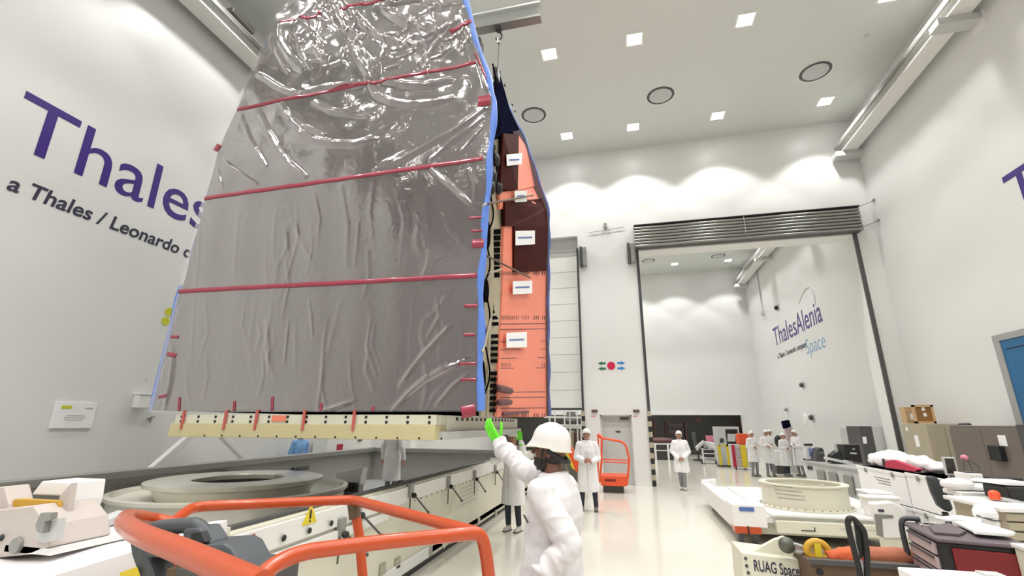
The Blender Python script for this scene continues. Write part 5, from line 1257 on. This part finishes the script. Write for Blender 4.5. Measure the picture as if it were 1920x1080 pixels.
obj('tray', MB().prism([a, b, V3((b.x, y, 0)), V3((a.x, y, 0))], (0, -.3, 0)), 'cleanwhite', t, bev=.01)
obj('raised_block', MB().prism([at(1828, 1069, y=y-.02), at(1868, 1072, y=y-.02), at(1868, 1080, y=y-.02), at(1828, 1080, y=y-.02)], (0, -.1, 0)), 'lightgrey', t)
t = thing('cream_crate', 'cream painted crate at the lower right picture corner', 'crate', (3.2, 4.8, 0))
y = 4.55; a = at(1924, 1034, y=y); b = at(1990, 1032, y=y); obj('body', MB().box(a.x, b.x, y, y+.12, 0, a.z), 'cream', t, bev=.012)
obj('lid', MB().box(a.x-.01, b.x, y-.01, y+.13, a.z, a.z+.03), 'white', t, bev=.006)
# low white equipment between crates and cart
t = thing('white_tripod_case', 'white moulded case with grey handle recess in front of the trailer, right', 'case', (3.1, 8.0, 0))
y = 7.8; P = [at(c, d, y=y) for c, d in ((1633, 944), (1672, 941), (1700, 955), (1712, 1010), (1660, 1010), (1640, 965))]
obj('body', MB().prism([P[0], P[1], P[2], P[3], P[4], P[5]], (0, .14, 0)), 'cleanwhite', t, bev=.02)
obj('lower_body', MB().box(P[5].x+.05, P[3].x, y+.02, y+.13, 0, P[4].z+.02), 'cream', t)
obj('handle_recess', MB().prism([at(c, d, y=y-.01) for c, d in ((1640, 964), (1674, 966), (1676, 971), (1654, 972), (1656, 1008), (1645, 1004))], (0, .02, 0)), 'grey', t)
obj('print_mark', MB().prism([at(c, d, y=y-.01) for c, d in ((1647, 955), (1658, 956), (1658, 960), (1647, 959))], (0, .008, 0)), 'ink', t)
tag(obj('blue_printed_box', MB().box(3.62, 4.05, 9.1, 9.35, .472, .74).box(3.58, 4.08, 9.08, 9.37, .74, .77), 'cleanwhite', None, bev=.008), 'white box with blue print on the trailer behind the moulded case', 'box')

# ================================================================ BACK HALL CONTENTS
# orange lift seen between pillar and worker
t = thing('orange_lift', 'orange access lift basket parked before the personnel door', 'lift basket', (-.5, 14.4, 0))
yl_ = 14.3
def tb_(name, px, y, r=.03, mt='orangered', par=None, rr=.08): return obj(name, MB().tube(fillet([at(a, b, y=y) for a, b in px], rr), r, 8), mt, par or t, True)
tb_('front_frame', [(1124, 905), (1128, 862), (1128, 824), (1132, 822), (1166, 828), (1174, 836), (1180, 862), (1176, 908)], yl_)
tb_('rear_frame', [(1121, 905), (1122, 812), (1130, 822), (1170, 830)], yl_+.9, .025)
for yy in (861, 866): tb_('mid_rail', [(1130, yy), (1178, yy+2)], yl_, .018)
tb_('side_rail', [(1120, 815), (1130, 822)], yl_+.4, .05)
a = at(1126, 892, y=yl_); b = at(1176, 912, y=yl_)
obj('basket_floor', MB().box(a.x, b.x, yl_-.02, yl_+.9, b.z, a.z), 'orangered', t, bev=.01); obj('name_plate', MB().box(a.x+.12, b.x-.3, yl_-.03, yl_-.02, b.z+.12, a.z-.08), 'red', t)
obj('wheel_base', MB().box(a.x+.05, b.x-.1, yl_+.1, yl_+.8, 0, b.z), 'darkgrey', t)
t = thing('lift_boom', 'orange boom arm and chassis left of the person before the basket', 'lift boom', (-1.5, 13.6, 0))
obj('boom', MB().prism([at(c, d, y=13.4) for c, d in ((1061, 838), (1068, 833), (1086, 866), (1088, 890), (1078, 886), (1066, 862))], (0, .25, 0)), 'orangered', t, bev=.01)
obj('edge_strip', MB().prism([at(c, d, y=13.38) for c, d in ((1059, 846), (1062, 843), (1078, 880), (1074, 882))], (0, .05, 0)), 'yellow', t)
obj('chassis', MB().prism([at(c, d, y=13.35) for c, d in ((1062, 868), (1084, 888), (1088, 905), (1072, 905))], (0, .5, 0)), 'olive', t, bev=.01)
q = at(1080, 912, y=13.4); obj('wheel', MB().lathe([(0, -.05), (.12, -.05), (.15, -.03), (.15, .03), (.12, .05), (0, .05)], (q.x, 13.6, .15), 20, 'x'), 'dark', t, True)
# scaffold behind left door
t = thing('white_scaffold', 'white scaffold platform seen under the raised door left of the pillar', 'scaffold', (-2.4, 19, 0))
ys = 18.5
for px in (1030, 1040, 1058, 1068, 1082, 1090): tb_('upright', [(px, 768), (px+2, 850)], ys+(px % 3)*.5, .03, 'cleanwhite')
for py in (766, 782, 797, 801): tb_('ledger', [(1020, py), (1095, py+1)], ys, .035, 'cleanwhite')
obj('platform', MB().box(at(1010, 800, y=ys).x, at(1094, 800, y=ys).x, ys, ys+1.6, at(1050, 800, y=ys).z-.05, at(1050, 798, y=ys).z), 'cleanwhite', t)
obj('guard_panel', MB().prism([at(c, d, y=ys) for c, d in ((1062, 772), (1079, 772), (1079, 790), (1062, 790))], (0, .03, 0)), 'grey', t)
for px in (1032, 1091): q = at(px, 850, y=ys); obj('lower_leg', MB().cyl((q.x, ys, 0), (q.x, ys, at(px, 800, y=ys).z), .035), 'cleanwhite', t, True)
t = thing('storage_stack', 'dim stack of brown and beige stored goods under the white scaffold', 'storage stack', (-2.4, 19.5, 0))
for k, (c0, c1, mt) in enumerate(((1058, 1076, 'beige'), (1074, 1090, 'maroonfr'), (1046, 1060, 'grey'))):
    a = at(c0, 808+3*k, y=20.5); b = at(c1, 840, y=20.5); obj('stored_box', MB().box(a.x, b.x, 20.5+.1*k, 21.0, 0, a.z), mt, t, bev=.01)
# low bay furniture
def shelf(lbl, px0, py0, px1, py1, y, n, mt):
    a = at(px0, py0, y=y); b = at(px1, py1, y=y); t = thing('storage_rack', lbl, 'rack', (a.x, y, 0))
    for x in (a.x, b.x): obj('upright', MB().box(x-.05, x+.05, y, y+.8, 0, a.z), 'maroonfr', t)
    for k in range(n+1):
        z = a.z-.03-(a.z-.4)*k/n; obj('shelf', MB().box(a.x, b.x, y, y+.8, z-.03, z), 'maroonfr', t)
    for k in range(n):
        z = a.z-.03-(a.z-.4)*(k+1)/n; obj('stored_goods', MB().box(a.x+.1, b.x-.1, y+.15, y+.7, z, z+(a.z-.4)/n*.7), 'plum', t)
    return t
shelf('maroon rack in the low bay behind the lone walking person', 1248, 790, 1290, 850, 33.6, 4, 0)
shelf('narrow maroon rack in the low bay beside the left jamb of the opening', 1214, 787, 1231, 850, 33.6, 3, 0)
shelf('wide low rack at the right of the low bay behind the orange toolbox', 1385, 790, 1428, 850, 33.9, 2, 0)
bs_ = at(1310, 787, y=33.0)
tag(obj('bay_sign', MB().box(bs_.x-.2, bs_.x+.2, 33.0, 33.05, bs_.z-.13, bs_.z+.13).box(bs_.x-.02, bs_.x+.02, 33.01, 33.04, bs_.z, 2.56), 'maroonfr'), 'small maroon sign hanging in the low dark bay', 'sign')
t = thing('work_bench', 'white framed long table with dark goods behind the lone walking person', 'bench', (1.9, 28.5, 0))
y = 28.0; a = at(1219, 831, y=y); b = at(1285, 831, y=y)
obj('tabletop', MB().box(a.x, b.x, y, y+1, a.z-.06, a.z), 'cleanwhite', t); obj('lower_shelf', MB().box(a.x, b.x, y+.05, y+1, .45, .50), 'cleanwhite', t)
for x in (a.x+.25, (a.x+b.x)/2, b.x-.1): obj('leg', MB().box(x-.05, x+.05, y, y+.08, 0, a.z-.06), 'cleanwhite', t)
obj('dark_goods', MB().box(a.x+.1, b.x-.1, y+.2, y+.9, .02, .43).box(a.x+.1, b.x-.1, y+.2, y+.9, .55, .9), 'darkgrey', t)
obj('cloth_heap', MB().ell((a.x+.6, y+.5, a.z+.12), (.7, .4, .18), 14), 'maroonfr', t, True)
t = thing('office_chair', 'dark office chair turned beside the white lounger cart in the far hall', 'chair', (3.5, 27, 0))
y = 27.4; obj('backrest', MB().prism([at(c, d, y=y) for c, d in ((1298, 812), (1304, 810), (1309, 840), (1303, 843))], (0, .4, 0)), 'darkgrey', t, bev=.03)
q = at(1310, 848, y=y); obj('seat', MB().box(q.x-.25, q.x+.25, y-.1, y+.45, .45, .55), 'dark', t, bev=.03); obj('column', MB().cyl((q.x, y+.2, .1), (q.x, y+.2, .45), .04), 'dark', t, True)
obj('base', MB().box(q.x-.28, q.x+.28, y+.15, y+.25, .03, .10).box(q.x-.05, q.x+.05, y-.1, y+.5, .03, .10), 'dark', t)
t = thing('equipment_cart', 'white wheeled cart with sloping frame and draped top in the far hall', 'cart', (4.0, 26, 0))
y = 25.8; a = at(1318, 845, y=y); b = at(1345, 862, y=y)
obj('sloped_frame', MB().prism([at(c, d, y=y) for c, d in ((1306, 838), (1320, 826), (1336, 840), (1330, 842), (1320, 832), (1308, 845))], (0, .5, 0)), 'lightgrey', t, bev=.01)
obj('draped_cover', MB().prism([at(c, d, y=y+.1) for c, d in ((1322, 828), (1340, 830), (1344, 842), (1334, 842))], (0, .6, 0)), 'sheet', t, bev=.03)
for py in (842, 850, 858): obj('shelf', MB().box(a.x, b.x, y, y+.7, at(1330, py, y=y).z-.03, at(1330, py, y=y).z), 'cleanwhite', t)
for px in (1319, 1345): q = at(px, 860, y=y); obj('upright', MB().box(q.x-.03, q.x+.03, y, y+.05, .1, at(px, 842, y=y).z), 'cleanwhite', t)
obj('dark_contents', MB().box(a.x+.1, b.x-.1, y+.1, y+.6, .25, .72), 'dark', t)
for px in (1316, 1343): q = at(px, 863, y=y); obj('castor', MB().cyl((q.x-.03, y+.1, .09), (q.x+.03, y+.1, .09), .09, None, 12), 'dark', t, True)
tag(pbox('pink_box', (1325, 817), (1342, 827), 28.5, .4, 'pink', None, z0=.95), 'pinkish red box behind the white cart in the far hall', 'box')
tag(obj('plinth', MB().box(at(1322, 828, y=28.4).x, at(1346, 828, y=28.4).x, 28.4, 29.1, 0, .94), 'midgrey'), 'grey plinth carrying the pinkish red box in the far hall', 'plinth')
t = thing('test_cabinet', 'pale grey machine cabinet with dark window in the far hall', 'cabinet', (4.6, 26.5, 0))
y = 26.4; a = at(1341, 800, y=y); m_ = at(1359, 800, y=y); b = at(1385, 800, y=y)
obj('housing', MB().box(a.x, b.x, y, y+.9, 0, a.z), 'lightgrey', t, bev=.02); obj('front_opening', MB().box(m_.x, b.x-.08, y-.01, y, .6, a.z-.12), 'black', t)
obj('inner_screen', MB().prism([at(c, d, y=y-.02) for c, d in ((1364, 813), (1379, 814), (1379, 828), (1364, 828))], (0, .02, 0)), 'lightgrey', t)
obj('control_patch', MB().prism([at(c, d, y=y-.02) for c, d in ((1350, 822), (1357, 822), (1357, 830), (1350, 830))], (0, .02, 0)), 'dark', t)
t = thing('drawer_cart', 'yellow and red drawer cart behind the distant group on their left', 'cart', (4.9, 23.3, 0))
y = 23.0; x0 = at(1372, 840, y=y).x; x1 = at(1388, 840, y=y).x; x2 = at(1412, 840, y=y).x; z1 = at(1390, 834, y=y).z
obj('carcass', MB().box(x0, x2, y, y+.7, .1, z1), 'lightgrey', t, bev=.01); obj('yellow_edge', MB().box(x1, x1+.22, y-.02, y, .1, z1), 'yellow', t); obj('red_frame', MB().box(x0-.02, x0+.12, y-.02, y, .1, z1), 'crimson', t)
for k in range(7): obj('drawer', MB().box(x0+.12, x1-.02, y-.03, y, .16+k*(z1-.2)/7, .16+k*(z1-.2)/7+(z1-.2)/7*.6), 'mauve', t, bev=.004)
for x in (x0+.1, x2-.1): obj('castor', MB().cyl((x-.03, y+.1, .06), (x+.03, y+.1, .06), .06, None, 12), 'dark', t, True)
tag(pbox('orange_toolbox', (1383, 813), (1407, 834), y+.1, .5, 'orangered', None, z0=z1+.003, bev=.03), 'orange tool case standing on the yellow and red drawer cart', 'tool case')
t = thing('yellow_trolley', 'small yellow framed trolley with blue load left of the drawer cart', 'trolley', (4.6, 24.3, 0))
y = 24.2; a = at(1348, 834, y=y); b = at(1370, 870, y=y)
for x in (a.x, a.x+.35): obj('post', MB().box(x-.05, x+.05, y, y+.06, .05, a.z), 'yellow', t)
obj('top_bar', MB().box(a.x, b.x, y, y+.06, a.z-.06, a.z), 'yellow', t); obj('blue_load', MB().box(a.x+.4, b.x, y+.05, y+.5, .1, a.z-.15), 'boardblue', t, bev=.02); obj('foot', MB().box(a.x-.1, b.x, y, y+.5, 0, .08), 'darkgrey', t)
# bench of test gear on the right
t = thing('steel_bench', 'grey steel bench with drawers running right of the distant group', 'bench', (5.6, 17.2, 0))
xf = 5.55; ya_, yb_ = 19.6, 13.6
A = at(1506, 864, z=.92); B = at(1607, 880, z=.92)
obj('worktop', MB().prism([col(A, .88), col(B, .88), col(B, .88)+V3((.8, .1, 0)), col(A, .88)+V3((.8, .1, 0))], (0, 0, .05)), 'midgrey', t, bev=.01)
obj('carcass', MB().prism([col(A, .02)+V3((.05, 0, 0)), col(B, .02)+V3((.05, 0, 0)), col(B, .02)+V3((.75, .1, 0)), col(A, .02)+V3((.75, .1, 0))], (0, 0, .86)), 'lightgrey', t)
for k, u in enumerate((.25, .48, .74)):
    q = A.lerp(B, u); q2 = A.lerp(B, u+.14); obj('vent_panel', MB().prism([col(q, .35), col(q2, .35), col(q2, .75), col(q, .75)], (.03, 0, 0)), 'grey', t, bev=.005)
for u in (.06, .12): q = A.lerp(B, u); obj('knob', MB().lathe([(0, -.03), (.05, -.02), (.05, .06)], (q.x+.04, q.y, .76), 14, 'x'), 'dark', t, True)
def item(name, lbl, cat, parts, y):
    low = max((q for p_ in parts for q in p_[1]), key=lambda q: q[1]); y = at(low[0], low[1]-.5, z=.933).y
    t = thing(name, lbl, cat, at(parts[0][1][0][0], parts[0][1][0][1], y=y))
    for (pn, px, d, mt) in parts: obj(pn, MB().prism([at(a, b, y=y) for a, b in px], (0, d, 0)), mt, t, bev=.006)
    return t
item('round_canister', 'dark domed canister on the steel bench', 'canister', [('body', [(1530, 848), (1546, 850), (1548, 866), (1530, 865)], .4, 'darkgrey'), ('dome', [(1531, 848), (1534, 841), (1539, 839), (1544, 842), (1546, 849)], .35, 'dark')], 17.8)
item('tool_holder', 'white tool holder with dark bars beside the rightmost distant person', 'tool holder', [('panel', [(1511, 836), (1522, 836), (1526, 862), (1513, 862)], .1, 'lightgrey'), ('top_bar', [(1510, 832), (1524, 832), (1524, 836), (1510, 836)], .14, 'black'), ('tool', [(1516, 840), (1518, 840), (1521, 855), (1518, 855)], -.03, 'bluedk'), ('tool', [(1521, 840), (1523, 840), (1526, 855), (1523, 855)], -.03, 'bluedk'), ('base', [(1513, 861), (1527, 861), (1527, 864), (1513, 864)], .3, 'black')], 19.0)
item('microscope', 'black microscope like device on the bench beside the black instrument', 'instrument', [('body', [(1560, 854), (1572, 845), (1580, 846), (1582, 866), (1560, 868)], .3, 'black'), ('tube', [(1566, 832), (1569, 832), (1572, 848), (1568, 849)], .06, 'midgrey')], 15.8)
item('keyboard_tray', 'pale keyboard tray on the steel bench before the black instrument', 'tray', [('tray', [(1556, 858), (1594, 866), (1592, 871), (1556, 863)], .4, 'lightgrey')], 15.4)
item('black_instrument', 'black boxy instrument with small white marks on the steel bench', 'instrument', [('housing', [(1582, 834), (1611, 834), (1617, 868), (1584, 862)], .5, 'black'), ('white_mark', [(1594, 848), (1606, 849), (1606, 852), (1594, 851)], -.01, 'lightgrey'), ('white_mark', [(1598, 841), (1603, 841), (1603, 843), (1598, 843)], -.01, 'lightgrey')], 15.2)
t = thing('tall_cabinet', 'tall dark grey cabinet with white notice inside the opening, right side', 'cabinet', (6.7, 16.9, 0))
y = 16.9; a = at(1610, 799, y=y); b = at(1634, 799, y=y); c = at(1668, 799, y=y)
x0, x1, x2 = a.x, b.x, min(c.x, 7.72)
obj('front', MB().box(x0, x1, y, y+.9, 0, a.z), 'darkgrey', t, bev=.01); obj('side', MB().box(x1, x2, y+.02, y+.9, 0, a.z), 'lightgrey', t, bev=.01)
obj('paper_notice', MB().prism([at(c_, d_, y=y-.01) for c_, d_ in ((1617, 819), (1624, 819), (1626, 832), (1619, 832))], (0, .01, 0)), 'paper', t)
t = thing('pale_box', 'pale taupe box standing on the black instrument', 'box', (6.3, 17.6, 0)); y = 18.4; a = at(1586, 803, y=y); b = at(1611, 803, y=y); obj('body', MB().box(a.x, b.x, y, y+.5, .93, a.z), 'lightgrey', t, bev=.01)
obj('stand', MB().box(a.x+.05, b.x-.05, y+.02, y+.48, 0, .93), 'midgrey', t)
t = thing('machine_stand', 'white bench cabinet with black valve gear between the two pairs of distant people', 'cabinet', (5.2, 21.5, 0))
y = 21.6; a = at(1452, 845, y=y); b = at(1474, 845, y=y); obj('body', MB().box(a.x, b.x, y, y+.6, .3, a.z), 'cleanwhite', t, bev=.01); obj('valve_gear', MB().ell((a.x+.25, y+.2, a.z+.35), (.15, .15, .25), 12), 'black', t, True)
obj('base', MB().box(a.x, b.x, y, y+.6, .0, .3), 'darkgrey', t)
t = thing('dispenser', 'navy hooded dispenser on a pale post above the right pair of distant people', 'dispenser', (5.8, 22.5, 0))
y = 22.4; a = at(1480, 795, y=y); obj('navy_head', MB().prism([at(c, d, y=y) for c, d in ((1468, 790), (1480, 787), (1484, 800), (1472, 804))], (0, .3, 0)), 'navy', t, bev=.02)
obj('post', MB().prism([at(c, d, y=y+.02) for c, d in ((1474, 803), (1486, 801), (1488, 826), (1476, 826))], (0, .25, 0)), 'mauve', t, bev=.01); q = at(1482, 826, y=y); obj('column', MB().box(q.x-.12, q.x+.12, y+.03, y+.25, 0, q.z), 'lightgrey', t)
# wall fittings in the far hall (right wall)
for (px, py, nm, lb_, sz, mt) in ((1459, 577, 'security_camera', 'small black camera on the far right wall above the distant lettering', .16, 'black'), (1507, 722, 'wall_fitting', 'small dark twin fitting on the far right wall below the lettering', .14, 'darkgrey'), (1525, 783, 'wall_fitting', 'dark twin wall fitting beside a pale disc in the far hall', .15, 'darkgrey'), (1477, 768, 'wall_bracket', 'thin dark bracket on the far right wall above the navy dispenser', .10, 'grey')):
    q = at(px, py, x=XR); t = thing(nm, lb_, 'wall fitting' if 'camera' not in nm else 'camera', q)
    obj('backplate', MB().box(XR-.03, XR, q.y-sz*1.3, q.y+sz*1.3, q.z-sz, q.z+sz), 'lightgrey', t); obj('body', MB().ell((XR-.10, q.y, q.z), (.10, sz*.8, sz*.8), 12), mt, t, True)
q = at(1510, 786, x=XR); tag(obj('wall_disc', MB().lathe([(0, -.04), (.25, -.04), (.28, 0)], (XR, q.y, q.z), 24, 'x'), 'cleanwhite', None, True), 'pale round disc on the far right wall beside the twin fitting', 'wall disc')
q = at(1430, 575, x=XR); tag(obj('wall_conduit', MB().cyl((XR-.04, q.y, q.z-.4), (XR-.04, q.y, 11.0), .03).box(XR-.12, XR, q.y-.2, q.y+.2, q.z-.5, q.z-.3), 'lightgrey'), 'thin vertical conduit with a box on the far right wall, left of the camera', 'conduit')
